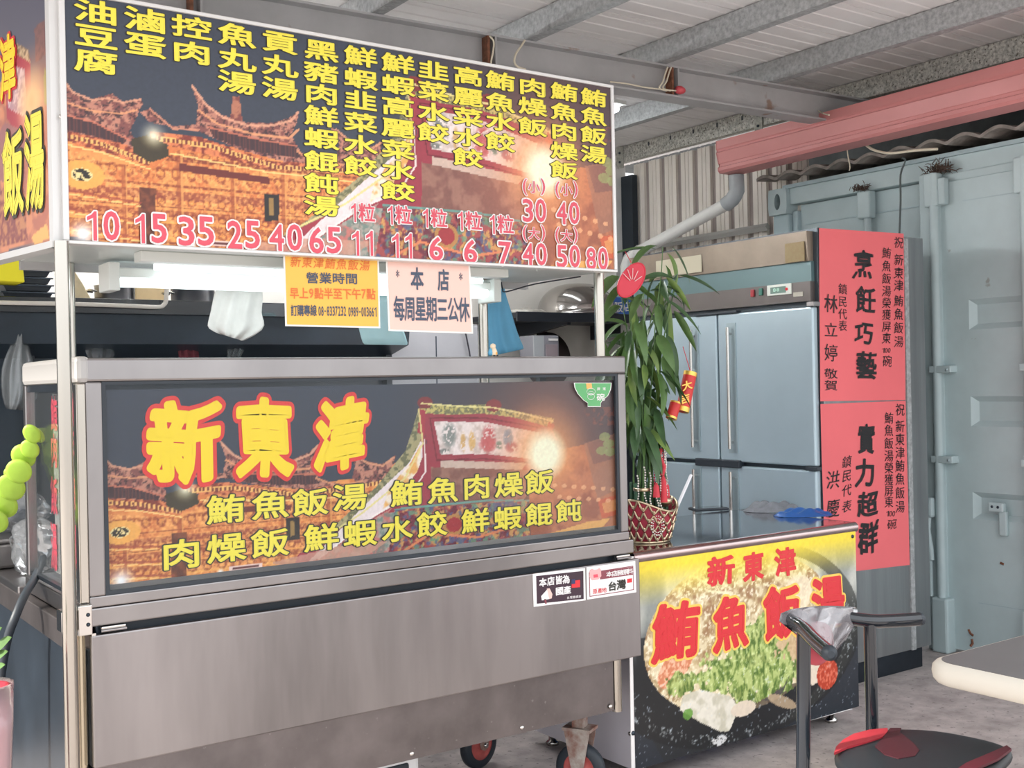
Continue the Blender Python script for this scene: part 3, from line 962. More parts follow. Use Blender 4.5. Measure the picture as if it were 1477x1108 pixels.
    for ln in ([(120, 724), (200, 727), (258, 738)], [(264, 708), (340, 704), (430, 714), (520, 702), (580, 690)]):
        I.stroke(P(*ln), 3.2, (.97, .74, .42), .95); I.stroke(P(*ln), 2.6, (.46, .20, .16), .95, dash=90)
    for ln in ([(120, 735), (200, 737), (262, 746)], [(290, 722), (420, 722), (600, 708)]):
        I.stroke(P(*ln), 1.0, (1.0, .84, .52), .9)
    for y_ in (790, 812, 832): I.stroke(P((130, y_), (250, y_ - 2)), 1.6, (.62, .28, .2), .8); I.stroke(P((130, y_ + 4), (250, y_ + 2)), .8, (1, .82, .5), .9)
    # small lamp
    I.poly(A((238, 714), (258, 706), (284, 712), (288, 726), (262, 738), (240, 730)), (.24, .20, .12))
    I.glow(*q(267, 705), 22, (1, .98, .85), 1.6, 1.1)
    # the big gable: ornate left eave, red frame, painting, ceiling, glow
    I.poly(A((604, 590), (612, 640), (585, 690), (520, 745), (430, 800), (470, 770), (540, 705), (585, 650)), (.42, .42, .30), 1, (.66, .62, .45), 110, 41, (.45, .55))
    I.poly(A((612, 620), (622, 690), (600, 745), (520, 790), (420, 830), (430, 800), (520, 745), (588, 688)), (.62, .20, .26), 1)
    I.poly(A((608, 634), (612, 680), (590, 716), (540, 745), (470, 800), (440, 815), (540, 715), (590, 668)), (.92, .86, .86))
    I.poly(A((606, 642), (609, 680), (588, 708), (552, 735), (560, 706), (592, 668)), (.90, .66, .36), 1, (.96, .90, .82), 40, 44)
    I.poly(A((600, 712), (640, 740), (590, 800), (460, 852), (400, 850), (470, 800), (540, 748)), (.64, .62, .58), 1, (.75, .45, .42), 50, 46)
    I.put(I.inside(A((600, 712), (640, 740), (590, 800), (460, 852), (400, 850), (470, 800), (540, 748))) * np.clip((I.n(80, 47) - .5) * 8, 0, 1), (.35, .48, .45), .6)
    I.poly(A((604, 588), (640, 596), (720, 596), (800, 612), (785, 670), (765, 700), (560, 740), (602, 680), (616, 640)), (.60, .19, .25))
    I.poly(A((606, 578), (640, 586), (700, 584), (760, 596), (800, 604), (792, 616), (740, 602), (700, 597), (640, 598), (606, 596)), (.45, .44, .30), 1, (.78, .72, .42), 160, 51, (.45, .55))
    for cx_, cy_ in ((613, 581), (712, 585)):
        e = I.ell(*q(cx_, cy_), 11, 9); I.put(e < 1, (.50, .17, .18))
    I.poly(A((606, 590), (614, 592), (612, 628), (602, 624)), (.66, .20, .25)); I.poly(A((793, 606), (800, 628), (806, 636), (796, 636), (788, 618)), (.72, .22, .2))
    I.poly(A((626, 608), (700, 609), (778, 624), (765, 662), (700, 655), (636, 656)), (.93, .87, .85), 1, (.80, .73, .70), 60, 52, (.5, .7))
    for i, (cx_, cy_, rx_, ry_, cl) in enumerate(((648, 628, 10, 18, (.45, .48, .46)), (668, 638, 4, 14, (.80, .62, .35)), (681, 637, 5, 15, (.84, .66, .36)), (705, 634, 10, 20, (.72, .24, .26)), (704, 640, 13, 11, (.75, .35, .36)),
                                              (733, 633, 7, 15, (.40, .52, .62)), (738, 645, 9, 8, (.65, .30, .36)), (720, 642, 5, 6, (.35, .48, .42)), (762, 646, 7, 5, (.72, .55, .55)), (641, 651, 8, 4, (.4, .42, .4)))):
        e = I.ell(*q(cx_, cy_), rx_, ry_); I.put(np.clip(1.4 - e, 0, 1) * (I.n(120, 60 + i) > .4), cl, .85)
    I.poly(A((636, 664), (760, 668), (750, 680), (636, 676)), (.80, .70, .64))
    I.poly(A((622, 674), (762, 678), (775, 690), (750, 730), (622, 730)), (.60, .42, .36), 1, (.50, .32, .28), 30, 62)
    I.poly(A((570, 735), (760, 722), (766, 790), (565, 860), (560, 800)), (.42, .16, .22), 1, (.62, .28, .28), 55, 64, (.42, .58))
    mk = I.inside(A((570, 735), (760, 722), (766, 790), (565, 860), (560, 800)))
    I.put(mk * np.clip((I.n(75, 66) - .54) * 10, 0, 1), (.85, .66, .36), .8); I.put(mk * np.clip((I.n(60, 68) - .56) * 10, 0, 1), (.38, .58, .46), .8); I.put(mk * np.clip((I.n(64, 70) - .58) * 10, 0, 1), (.3, .34, .5), .8)
    e = I.ell(*q(655, 757), 16, 15); I.put(e < 1, (.70, .5, .28)); I.put(e < .5, (.62, .18, .2))
    for ln, w_, cl in (([(604, 590), (610, 640), (584, 690), (520, 742), (440, 792)], 1.2, (.90, .84, .55)), ([(612, 634), (614, 680), (592, 714), (540, 744), (460, 806)], 1.0, (.97, .93, .90)),
                       ([(608, 582), (660, 586), (712, 588), (760, 598), (798, 608)], 1.0, (.95, .90, .60)), ([(620, 603), (700, 603), (785, 618), (770, 668), (700, 662), (630, 664), (620, 603)], .9, (.42, .08, .14)),
                       ([(570, 735), (700, 722), (766, 722)], 1.2, (.40, .62, .58)), ([(575, 800), (620, 770), (690, 775), (740, 760)], 1.6, (.88, .52, .34)), ([(590, 830), (640, 812), (700, 800), (762, 782)], 1.6, (.55, .72, .62))):
        I.stroke(P(*ln), w_, cl, .9)
    # lit building on the right
    I.poly(A((762, 690), (800, 650), (850, 640), (900, 632), (900, 790), (766, 790)), (.72, .44, .30), 1, (.58, .33, .24), 22, 72)
    I.poly(A((842, 640), (898, 622), (900, 700), (862, 720)), (.60, .42, .34), .8); I.poly(A((846, 640), (880, 630), (884, 662), (856, 670)), (.45, .31, .29), .7)
    I.poly(A((862, 722), (890, 714), (892, 742), (868, 748)), (.78, .36, .22)); I.poly(A((868, 726), (888, 720), (889, 736), (872, 741)), (.85, .56, .32), .9)
    for cx_, cy_ in ((872, 630), (878, 640), (868, 650), (880, 652)):
        e = I.ell(*q(cx_, cy_), 8, 6); I.put(e < 1, (.55, .62, .38), .8)
    I.glow(*q(787, 655), 120, (.88, .50, .34), 1.7, .75)
    I.glow(*q(787, 655), 70, (1.0, .72, .45), 1.3, 1.0)
    I.glow(*q(787, 655), 32, (1, .97, .84), .9, 1.8)
    I.put(I.inside(A((840, 590), (900, 585), (900, 615), (852, 612))) * np.clip((n2 - .5) * 8, 0, 1), (.55, .3, .24), .7)
    for k in range(14):
        e = I.ell(*q(800 + 7 * k, 700 + (k * 17) % 33), 3.5, 3); I.put(e < 1, (.95, .70, .5), .7)
    # bottom strips and flares
    I.poly(A((120, 842), (250, 846), (330, 826), (500, 818), (560, 800), (560, 870), (120, 880)), (.22, .20, .22))
    I.poly(A((330, 818), (378, 812), (378, 819), (330, 825)), (.95, .82, .78)); I.poly(A((336, 819), (374, 814), (374, 817), (336, 822)), (.4, .2, .2))
    I.poly(A((390, 812), (480, 790), (560, 780), (520, 808), (420, 820)), (.78, .58, .50), .8)
    I.glow(*q(175, 838), 26, (1, 1, 1), 1.5, 1.2); I.glow(*q(318, 826), 6, (1, 1, 1), 1, 1.4)
    I.poly(A((766, 778), (850, 752), (880, 748), (870, 760), (800, 780), (766, 790)), (.90, .66, .36))
    # faint overall grain of the print
    I.col *= (0.94 + .12 * n3)[..., None]

def sign_lift(cells): return cells
yel = mat('yellow_vinyl', (.93, .80, .07), .4)
yel2 = mat('golden_vinyl', (.98, .72, .02), .4)
blk = mat('black_vinyl', (.03, .028, .02), .4)
rose = mat('rose_red_vinyl', (.72, .085, .13), .4)
whitev = mat('white_vinyl', (.88, .86, .85), .4)
redv = mat('red_vinyl', (.70, .03, .04), .4)

# ---------------------------------------------------------------- banner inside the glass front
coords_b, _w = frame_of(1, 2.795)
I = Ink(.768, .895, 2.382, 1.366, .0030, coords_b)
temple(I, lambda x, y: (x, y))
ban = thing('glass_case_banner', 'wide printed banner with a temple photo and yellow dish names behind the cart glass', 'banner', (1.55, 2.795, .9))
obj('sheet', MB().box((.768, 2.7955, .895), (2.382, 2.7975, 1.366)), white_p, ban)
I.build('printed_picture', 1, 2.795, 0, ban)
pl = (1, 2.795)
L2 = lambda o1, m1, o2, m2: [(o1, .0006, m1), (o2, .0022, m2)]
letters('heading', pl, [cell('新', 266, 637, 108, 120, fit='bb', warp=.028, shear=.10), cell('東', 381, 632, 84, 116, fit='bb', warp=.028, shear=.05), cell('津', 491.5, 626, 76, 106, fit='bb', warp=.028, shear=.08)],
        L2(.10, mat('scarlet_vinyl', (.78, .045, .04), .4), .045, yel2), ban)
r2 = [('鮪', 325, 734, 57), ('魚', 389, 728, 55), ('飯', 447, 724, 53), ('湯', 504, 717, 51), ('鮪', 586, 711, 48), ('魚', 638, 707, 45), ('肉', 687, 702, 42), ('燥', 733, 699, 42), ('飯', 777.5, 695, 42)]
r3 = [('肉', 261, 799, 60), ('燥', 326, 790, 58), ('飯', 389, 783, 56), ('鮮', 463, 775, 52), ('蝦', 518.5, 769, 49), ('水', 572, 763, 46), ('餃', 622.5, 756, 45), ('鮮', 685, 751, 42), ('蝦', 731.5, 747, 41), ('餛', 776.5, 742, 40), ('飩', 819.5, 737, 38)]
for nm, rr, h0, h1 in (('dish_names', r2, 47, 38), ('dish_names', r3, 48, 36)):
    cs = [cell(c_h, x_, y_, w_, h0 + (h1 - h0) * (x_ - 261) / 560) for c_h, x_, y_, w_ in rr]
    letters(nm, pl, cs, L2(.060, blk, .022, yel), ban)

# round green bowl sticker on the glass
stk = thing('bowl_sticker', 'green bowl-shaped sticker with white writing in the top right glass corner', 'sticker', (2.3, 2.784, 1.33))
pB = (1, 2.7845)
cB, wB = frame_of(*pB)
pts = [(829, 553), (881, 553), (880, 562), (876, 571), (869, 577), (866, 581), (866, 586), (848, 586), (848, 581), (842, 577), (834, 568), (830, 560)]
obj('backing', MB().add([wB(*cB(855 + (x - 855) * 1.05, 569 + (y - 569) * 1.05), 0) for x, y in pts], [tuple(reversed(range(len(pts))))]), whitev, stk)
obj('bowl_shape', MB().add([wB(*cB(x, y), .0005) for x, y in pts], [tuple(reversed(range(len(pts))))]), mat('green_vinyl', (.12, .42, .16), .4), stk)
obj('noodle_mark', MB().add([wB(*cB(x, y), .001) for x, y in ((845, 553), (853, 553), (854, 561), (846, 561))], [(3, 2, 1, 0)]), mat('orange_vinyl', (.85, .45, .12), .4), stk)
cyl = MB()
for (cx_, cy_, rx_, ry_) in ((852, 565, 6, 5), (852, 572, 5, 4.5), (852, 567, 3.5, 2.5)):
    ring = [wB(*cB(cx_ + rx_ * math.cos(t), cy_ + ry_ * math.sin(t)), .0016) for t in [i * math.pi / 8 for i in range(17)]]
    cyl.tube(ring, .0008, 4, cap=False)
obj('bowl_drawing', cyl, whitev, stk)
letters('lettering', pB, [cell('碗', 866, 573, 12, 12), cell('屏', 863, 561, 5, 5), cell('東', 871, 561, 5, 5)], [(.02, .0012, whitev)], stk)

# ---------------------------------------------------------------- two stickers on the flap
YP = YF - .0205
s1 = thing('origin_sticker', 'black sticker with white writing, a megaphone and a small flag on the steel flap', 'sticker', (2.22, YP, .73))
def plate(name, corners, plane, out, mt, parent, th=.0008):
    cc_, ww = frame_of(*plane)
    P_ = [ww(*cc_(*p), out) for p in corners]
    e = Vector((0, th, 0)) if plane[0] == 1 else Vector((th, 0, 0))
    return obj(name, MB().prism(list(reversed(P_)), e), mt, parent)
pS = (1, YP)
plate('border', [(768, 828), (843.5, 819.5), (844.5, 866), (769.5, 875.5)], pS, .001, whitev, s1)
plate('field', [(773, 831), (841, 823.5), (841.5, 864), (774, 871)], pS, .0016, mat('aubergine_vinyl', (.045, .02, .035), .4), s1)
letters('lettering', pS, [cell('本', 782.5, 840, 11, 14), cell('店', 794, 838, 11, 14), cell('皆', 805.5, 836.5, 11, 14), cell('為', 816, 835.5, 11, 14), cell('國', 806.5, 852.5, 12, 13), cell('產', 817.5, 851, 11, 13)], [(.035, .0018, whitev)], s1)
letters('small_lettering', pS, [cell(c_h, 819 + i * 4.2, 862 - i * .4, 4, 4.5) for i, c_h in enumerate('台灣豬標章')], [(.01, .0018, whitev)], s1)
plate('flag', [(824, 838), (836, 836.5), (836, 847), (824, 848)], pS, .0022, redv, s1)
plate('flag_canton', [(823.5, 836), (829, 835.5), (829, 842), (823.5, 842.5)], pS, .0026, mat('navy_vinyl', (.03, .04, .12), .4), s1)
mg = plate('megaphone', [(780, 860), (789, 850), (793, 860), (792, 864), (781, 866)], pS, .0024, whitev, s1)
plate('megaphone_bell', [(788, 849), (792, 848.5), (796, 857), (795, 863), (791.5, 864)], pS, .0028, mat('pale_pink_vinyl', (.78, .55, .5), .4), s1)
plate('megaphone_handle', [(784, 864), (787, 864), (788, 871), (786, 871)], pS, .0024, mat('wine_vinyl', (.25, .06, .08), .4), s1)
s2 = thing('pork_sticker', 'white sticker with a pink pig face at the right end of the flap', 'sticker', (2.37, YP, .73))
plate('border', [(845.5, 818.5), (916, 809), (917.5, 854.5), (846.5, 865)], pS, .001, whitev, s2)
plate('frame_line', [(849, 826), (913, 816), (914, 851), (850, 861)], pS, .0014, mat('wine_vinyl', (.25, .06, .08), .4), s2)
plate('field', [(850.2, 827), (912, 817.3), (912.8, 850), (851, 859.6)], pS, .0018, whitev, s2)
plate('title_bar', [(865, 824.5), (912, 817.5), (912.5, 829), (865, 836)], pS, .0023, mat('wine_vinyl', (.25, .06, .08), .4), s2)
letters('lettering', pS, [cell(c_h, x_, y_, 9, 9) for c_h, x_, y_ in (('本', 878, 828), ('店', 886, 827), ('豬', 894, 826), ('原', 901, 825), ('料', 908, 824))], [(.03, .0026, whitev)], s2)
letters('lettering', pS, [cell('原', 857.5, 853, 7, 8.5), cell('產', 864.5, 852, 7, 8.5), cell('地', 871, 851, 7, 8.5)], [(.015, .0024, redv)], s2)
letters('lettering', pS, [cell('台', 882.5, 845.5, 13, 15), cell('灣', 895.5, 843, 14, 16)], [(.035, .0024, blk)], s2)
plate('flag', [(904, 835), (911, 834), (911, 840), (904, 841)], pS, .0024, redv, s2)
pk = mat('pig_pink', (.85, .42, .42), .4)
plate('pig_face', [(850, 823), (853, 820.5), (856, 822), (861, 821.5), (864, 819.5), (866, 822), (866.5, 831), (862, 836), (853, 837), (849.5, 832)], pS, .003, pk, s2)
plate('pig_snout', [(855, 829), (861, 828), (862, 832.5), (855.5, 833.5)], pS, .0034, rose, s2)

# ---------------------------------------------------------------- big menu signboard
YS = 2.745
ms = thing('menu_signboard', 'large menu board with yellow dish names and red prices over a temple photo', 'signboard', (1.52, YS, 1.7))
obj('light_box', MB().box((.684, YS + .0015, 1.7165), (2.352, YS + .035, 2.30)), white_p, ms)
coords_s, _w = frame_of(1, YS)
# picture: same temple photo, enlarged. map banner pixels -> sign pixels through the two real planes
b1_ = coords_b(173, 768); b2_ = coords_b(787, 655)
s1_ = coords_s(118, 252); s2_ = coords_s(785, 246)
sx_ = (s2_[0] - s1_[0]) / (b2_[0] - b1_[0])
sz_ = 1.18
I = Ink(.686, 1.7185, 2.350, 2.298, .0032, None)
I.conv = lambda px, py: (s1_[0] + (coords_b(px, py)[0] - b1_[0]) * sx_, (s1_[1] + s2_[1]) / 2 * 0 + (s1_[1] + (s2_[1] - s1_[1]) * (coords_b(px, py)[0] - b1_[0]) / (b2_[0] - b1_[0])) + (coords_b(px, py)[1] - (b1_[1] + (b2_[1] - b1_[1]) * (coords_b(px, py)[0] - b1_[0]) / (b2_[0] - b1_[0]))) * sz_)
temple(I, lambda x, y: (x, y))
I.build('printed_picture', 1, YS, .0, ms)
fr_m = mat('sign_frame', (.70, .70, .69), .4, .3)
for lo, hi in (((.672, YS - .006, 2.296), (2.362, YS + .037, 2.306)), ((.672, YS - .006, 1.709), (2.362, YS + .037, 1.7175)), ((.672, YS - .006, 1.717), (.686, YS + .037, 2.297)), ((2.35, YS - .006, 1.717), (2.362, YS + .037, 2.297))):
    obj('frame', MB().box(lo, hi), fr_m, ms, bevel=.002)
obj('screw', MB().lathe(on(1, 89, 168, YS), [(0, -.004), (.006, -.003), (.007, 0)], 10, axis='y'), chrome, ms)
pM = (1, YS)
cols = [('油豆腐', 138, [17, 53, 89], 65, 37), ('滷蛋', 209, [29, 65], 62, 37), ('控肉', 276, [40, 76], 59, 35), ('魚丸湯', 341, [51, 86, 119], 56, 35), ('貢丸湯', 403, [61, 95, 128], 53, 34),
        ('黑豬肉鮮蝦餛飩湯', 463, [73, 105, 136, 168, 200, 233, 265, 297], 51, 32), ('鮮蝦韭菜水餃', 519.5, [82, 114, 145, 177, 209, 240], 49, 31), ('鮮蝦高麗菜水餃', 573.5, [92, 123, 154, 185, 216, 246, 276], 49, 30),
        ('韭菜水餃', 624.5, [102, 132, 162, 192], 46, 30), ('高麗菜水餃', 674.5, [110, 140, 169, 198.5, 227.5], 44, 29), ('鮪魚水餃', 721, [117, 148, 176, 205], 43, 29), ('肉燥飯', 767.5, [126, 154, 183], 42, 28),
        ('鮪魚肉燥飯', 813, [133, 162, 190, 218, 245.5], 40, 27.5), ('鮪魚飯湯', 855.5, [141, 168, 195.5, 223], 38, 27)]
for s, cx_, cys, w_, h_ in cols:
    letters('dish_name', pM, col_cells(s, cx_, cys, w_, h_), [(.055, .0006, blk), (.026, .0022, yel)], ms)
def digits(s, x0, x1, cy, h):
    n = len(s); w_ = (x1 - x0) / n; out = []
    for i, ch in enumerate(s):
        ww = w_ * (.50 if ch == '1' else .82)
        out.append(cell(ch, x0 + w_ * (i + .5), cy, ww, h, fit='bb'))
    return out
prices = [('10', 118, 174, 326, 42), ('15', 188, 242, 330, 42), ('35', 254, 310, 334, 42), ('25', 325, 376, 339, 40), ('40', 385, 437, 343, 38), ('65', 443, 493, 347, 38), ('11', 502, 542, 351, 36), ('11', 560, 598, 355, 36),
          ('6', 616, 640, 359, 34), ('6', 666, 689, 363, 34), ('7', 716, 738, 366, 34), ('40', 751, 789, 367, 32), ('50', 800, 837, 370, 32), ('80', 843, 877, 373.5, 32), ('30', 751, 788, 304, 33), ('40', 800, 836, 307.5, 32)]
PL = [(.062, .0028, whitev), (.016, .0044, rose)]
for s, x0, x1, cy, h in prices:
    letters('price', pM, digits(s, x0, x1, cy, h), PL, ms)
for x_, y_ in ((522, 307), (575, 310.5), (626, 315), (676, 319), (722, 324)):
    letters('unit_mark', pM, [cell('1', x_ - 13, y_, 7, 27, fit='bb'), cell('粒', x_ + 6, y_, 25, 30)], [(.07, .0028, whitev), (.018, .0044, rose)], ms)
for ch, x_, y_ in (('小', 769, 270), ('大', 769, 337), ('小', 816, 274), ('大', 816, 340)):
    letters('size_mark', pM, [cell('(', x_ - 13, y_, 6, 24, fit='bb'), cell(ch, x_, y_, 18, 20), cell(')', x_ + 13, y_, 6, 24, fit='bb')], [(.06, .0028, whitev), (.012, .0044, rose)], ms)

# ---------------------------------------------------------------- end signboard on the left of the canopy
# plane turned a little towards the viewer: built flat on X=0 and rotated into place
sa = on(1, 81, 346, 2.75)
ang = math.radians(9)
es = thing('end_signboard', 'narrow end sign with yellow characters at the left end of the canopy', 'signboard', (sa.x, sa.y + .01, 0))
ES_L = .62
dirE = Vector((-math.sin(ang), math.cos(ang), 0)); nE = Vector((-math.cos(ang), -math.sin(ang), 0))
org = Vector((sa.x - .004, sa.y + .012, 0))
def hit(px, py):
    r_ = ray(px, py); den = r_.dot(nE)
    t = (org - EYE).dot(nE) / den
    return EYE + r_ * t
def eco(px, py):
    p = hit(px, py); return (-(p - org).dot(dirE), p.z)
def ewo(a_, b_, out=0.0): return org - dirE * a_ + Vector((0, 0, b_)) + nE * out
def epoly(name, pts, out, mt, parent, th=.001):
    return obj(name, MB().add([ewo(*p, out) for p in pts], [tuple(range(len(pts)))]), mt, parent)
mb = MB(); mb.prism([ewo(0, 1.712), ewo(-ES_L, 1.712), ewo(-ES_L, 2.42), ewo(0, 2.42)], -nE * .03)
obj('light_box', mb, white_p, es)
for z0_, z1_ in ((1.700, 1.716),):
    mb = MB(); mb.prism([ewo(.01, z0_, .006), ewo(-ES_L, z0_, .006), ewo(-ES_L, z1_, .006), ewo(.01, z1_, .006)], -nE * .04); obj('frame', mb, fr_m, es)
mb = MB(); mb.prism([ewo(.012, 1.70, .004), ewo(-.01, 1.70, .004), ewo(-.01, 2.42, .004), ewo(.012, 2.42, .004)], -nE * .03)
obj('frame', mb, fr_m, es)
I = Ink(-ES_L, 1.716, -.01, 2.42, .0050, eco)
I.col[:] = (.36, .36, .42)
gA, gB = I.A, I.B
def ep(*pts): return list(pts)
I.put(np.clip((gA + .2) / .14, 0, 1) * np.clip((2.2 - gB) / .15, 0, 1), (.80, .50, .38), .9)
I.poly(ep((0, 118), (60, 130), (78, 300), (82, 340), (0, 365)), (.72, .42, .34), .9, (.85, .55, .40), 30, 81)
I.poly(ep((8, 70), (24, 62), (44, 86), (48, 180), (30, 200), (10, 170)), (.66, .20, .28)); I.poly(ep((12, 92), (36, 100), (40, 170), (12, 156)), (.90, .80, .80), 1, (.7, .55, .6), 90, 83)
I.poly(ep((24, 62), (42, 72), (44, 90), (26, 80)), (.80, .70, .55), 1, (.5, .4, .3), 120, 84)
I.poly(ep((8, 176), (36, 190), (36, 260), (0, 262), (0, 190)), (.62, .40, .40)); I.poly(ep((0, 274), (36, 272), (40, 345), (0, 358)), (.52, .25, .26), 1, (.75, .5, .35), 70, 86)
I.poly(ep((50, 40), (66, 30), (66, 80), (52, 90)), (.62, .36, .3), .6, (.4, .3, .3), 60, 87)
I.poly(ep((64, 100), (72, 100), (72, 150), (64, 150)), (.65, .7, .35), .7)
I.glow(46, 148, 24, (1, .93, .72), 1.1, 1.4)
I.glow(46, 148, 40, (1, .66, .42), 1.5, .7)
I.poly(ep((46, 342), (68, 322), (72, 345), (50, 352)), (.95, .70, .40))
# build ink grid on the turned plane
nx, ny = I.nx, I.ny
Pv = [ewo(a_, b_, .001) for a_, b_ in zip(I.A.ravel(), I.B.ravel())]
idx = np.arange(nx * ny).reshape(ny, nx)
F_ = np.stack([idx[:-1, :-1], idx[:-1, 1:], idx[1:, 1:], idx[1:, :-1]], -1).reshape(-1, 4)
mb = MB(); mb.v = [tuple(p) for p in Pv]; mb.f = [tuple(f) for f in F_.tolist()]; mb.s = [False] * len(mb.f)
oe = obj('printed_picture', mb, print_mat(), es)
ca = oe.data.color_attributes.new('ink', 'FLOAT_COLOR', 'POINT')
c4 = np.ones((nx * ny, 4), np.float32); c4[:, :3] = np.clip(I.col, 0, 1).reshape(-1, 3) ** 2.2
ca.data.foreach_set('color', c4.ravel())
for nm, ch, x0, x1, y0, y1, ma, mb_ in (('heading', '津', 1, 25, 50, 145, redv, yel2), ('dish_name', '飯', 6, 36, 186, 312, blk, yel), ('dish_name', '湯', 38, 66, 160, 304, blk, yel)):
    for off, out, mt, sfx in ((.075, .002, ma, '_outline'), (.035, .004, mb_, '')):
        V, Fc, L = glyph(ch, off)
        V0, _f, _l = glyph(ch, .035)
        lo, hi = V0.min(0), V0.max(0)
        A0, _b = eco(x0, (y0 + y1) / 2); A1, _b = eco(x1, (y0 + y1) / 2); _a, B0 = eco((x0 + x1) / 2, y1); _a, B1 = eco((x0 + x1) / 2, y0)
        vs = [ewo(A0 + (p[0] - lo[0]) / (hi[0] - lo[0]) * (A1 - A0), B0 + (p[1] - lo[1]) / (hi[1] - lo[1]) * (B1 - B0), out + l * .0006) for p, l in zip(V, L)]
        obj(nm + sfx, MB().add(vs, Fc), mt, es)

# ---------------------------------------------------------------- paper notices hung under the menu board
pN = (1, 2.772)
def notice(nm, label, corners, colr, hang=True):
    p = on(1, (corners[0][0] + corners[1][0]) / 2, corners[0][1], pN[1])
    t = thing(nm, label, 'notice', (p.x, pN[1], 1.45))
    plate('sleeve', [(corners[0][0] - 2.5, corners[0][1] - 2), (corners[1][0] + 2.5, corners[1][1] - 2), (corners[2][0] + 2.5, corners[2][1] + 2.5), (corners[3][0] - 2.5, corners[3][1] + 2.5)], pN, .0, mat('clear_sleeve', (.86, .84, .80), .25), t)
    plate('paper', corners, pN, .0012, colr, t)
    return t
ora = mat('orange_paper', (.90, .52, .10), .7); pnk = mat('pink_paper', (.90, .60, .52), .7)
inkb = mat('slate_ink', (.075, .10, .15), .6); inkr = mat('vermilion_ink', (.78, .20, .05), .6)
n1 = notice('opening_hours_notice', 'orange paper notice with opening hours hanging under the menu board', [(411, 366), (544, 374), (546, 471), (414, 468)], ora)
letters('lettering', pN, [cell(c_h, 426 + i * 16.6, 377.5 + i * .9, 15.5, 18, shear=.1, warp=.02) for i, c_h in enumerate('新東津鮪魚飯湯')], [(.012, .0022, inkr)], n1)
letters('lettering', pN, [cell(c_h, 450 + i * 18.8, 401 + i * .4, 18.5, 18) for i, c_h in enumerate('營業時間')], [(.022, .0022, inkb)], n1)
letters('lettering', pN, [cell(c_h, x_, 423 + i * .15, 13.6 if not c_h.isdigit() else 6.5, 18 if not c_h.isdigit() else 14, fit='em' if not c_h.isdigit() else 'bb') for i, (c_h, x_) in enumerate(zip('早上9點半至下午7點', (424, 437.5, 448.5, 459.5, 473, 486.5, 500, 513.5, 524, 534.5)))], [(.025, .0022, inkr)], n1)
letters('lettering', pN, [cell(c_h, 423.5 + i * 9.4, 448, 9.6, 18.5) for i, c_h in enumerate('訂購專線')], [(.025, .0022, inkb)], n1)
letters('lettering', pN, [cell(c_h, 460.5 + i * 4.05, 449, 3.4 if c_h != '-' else 2.6, 14 if c_h != '-' else 2, fit='bb') for i, c_h in enumerate('08-8337232')], [(.02, .0022, inkb)], n1)
letters('lettering', pN, [cell(c_h, 503.5 + i * 3.75, 450, 3.1 if c_h != '-' else 2.4, 14 if c_h != '-' else 2, fit='bb') for i, c_h in enumerate('0989-003661')], [(.02, .0022, inkb)], n1)
n2_ = notice('closing_day_notice', 'pink paper notice with blue-grey writing hanging right of the orange one', [(559, 376), (675.5, 384), (680, 479), (563, 475)], pnk)
letters('lettering', pN, [cell('本', 601, 402, 19, 36), cell('店', 639, 404, 17, 35)], [(.03, .0022, inkb)], n2_)
letters('lettering', pN, [cell('*', 573, 395, 5, 11, fit='bb'), cell('*', 664, 399, 5, 11, fit='bb')], [(.01, .0022, inkb)], n2_)
letters('lettering', pN, [cell(c_h, 575 + i * 15.6, 445 + i * .3, 16.5, 40) for i, c_h in enumerate('每周星期三公休')], [(.022, .0022, inkb)], n2_)

# ================================================================== SERVING COUNTER
sc = thing('serving_counter', 'low counter with a rounded stainless top and white side, right of the food cart', 'counter', (3.08, 3.15, 0))
white_s = mat('lilac_white_panel', (.66, .63, .68), .45, 0, 3, .05)
top_m = mat('mirror_steel_top', (.42, .42, .44), .10, 1.0, 3, .06)
obj('worktop', MB().box((2.50, 2.87, .772), (3.665, 3.50, .786)), top_m, sc, bevel=.003)
obj('worktop_nose', MB().tube([(2.50, 2.862, .768), (3.665, 2.862, .768)], .021, 16), mat('pink_steel_edge', (.50, .40, .39), .22, 1.0, 4, .1), sc)
obj('worktop_nose', MB().tube([(3.665, 2.862, .768), (3.672, 2.88, .768), (3.675, 3.49, .768)], .018, 12), steel, sc)
obj('side_panel', MB().box((2.512, 2.862, .05), (2.522, 3.47, .765)), white_s, sc)
obj('side_panel', MB().box((3.63, 2.87, .05), (3.64, 3.47, .765)), white_s, sc)
obj('front_panel', MB().box((2.512, 2.862, .06), (3.64, 2.868, .765)), white_s, sc)
obj('back_panel', MB().box((2.522, 3.46, .10), (3.63, 3.47, .765)), white_s, sc)
obj('edge_strip', MB().box((2.506, 2.854, .05), (2.530, 2.862, .765)), mat('alu_strip', (.6, .6, .6), .4, .6), sc)
for x, y in ((2.56, 2.93), (3.585, 2.93), (2.56, 3.40), (3.585, 3.40)):
    obj('leg', MB().lathe((x, y, 0), [(.0, .0), (.024, .0), (.024, .012), (.014, .018), (.014, .06), (0, .06)], 12), chrome, sc)
for z in (.17,):
    obj('screw', MB().lathe((2.510, 2.90, z), [(0, -.003), (.007, -.002), (.008, .002)], 10, axis='x'), chrome, sc)

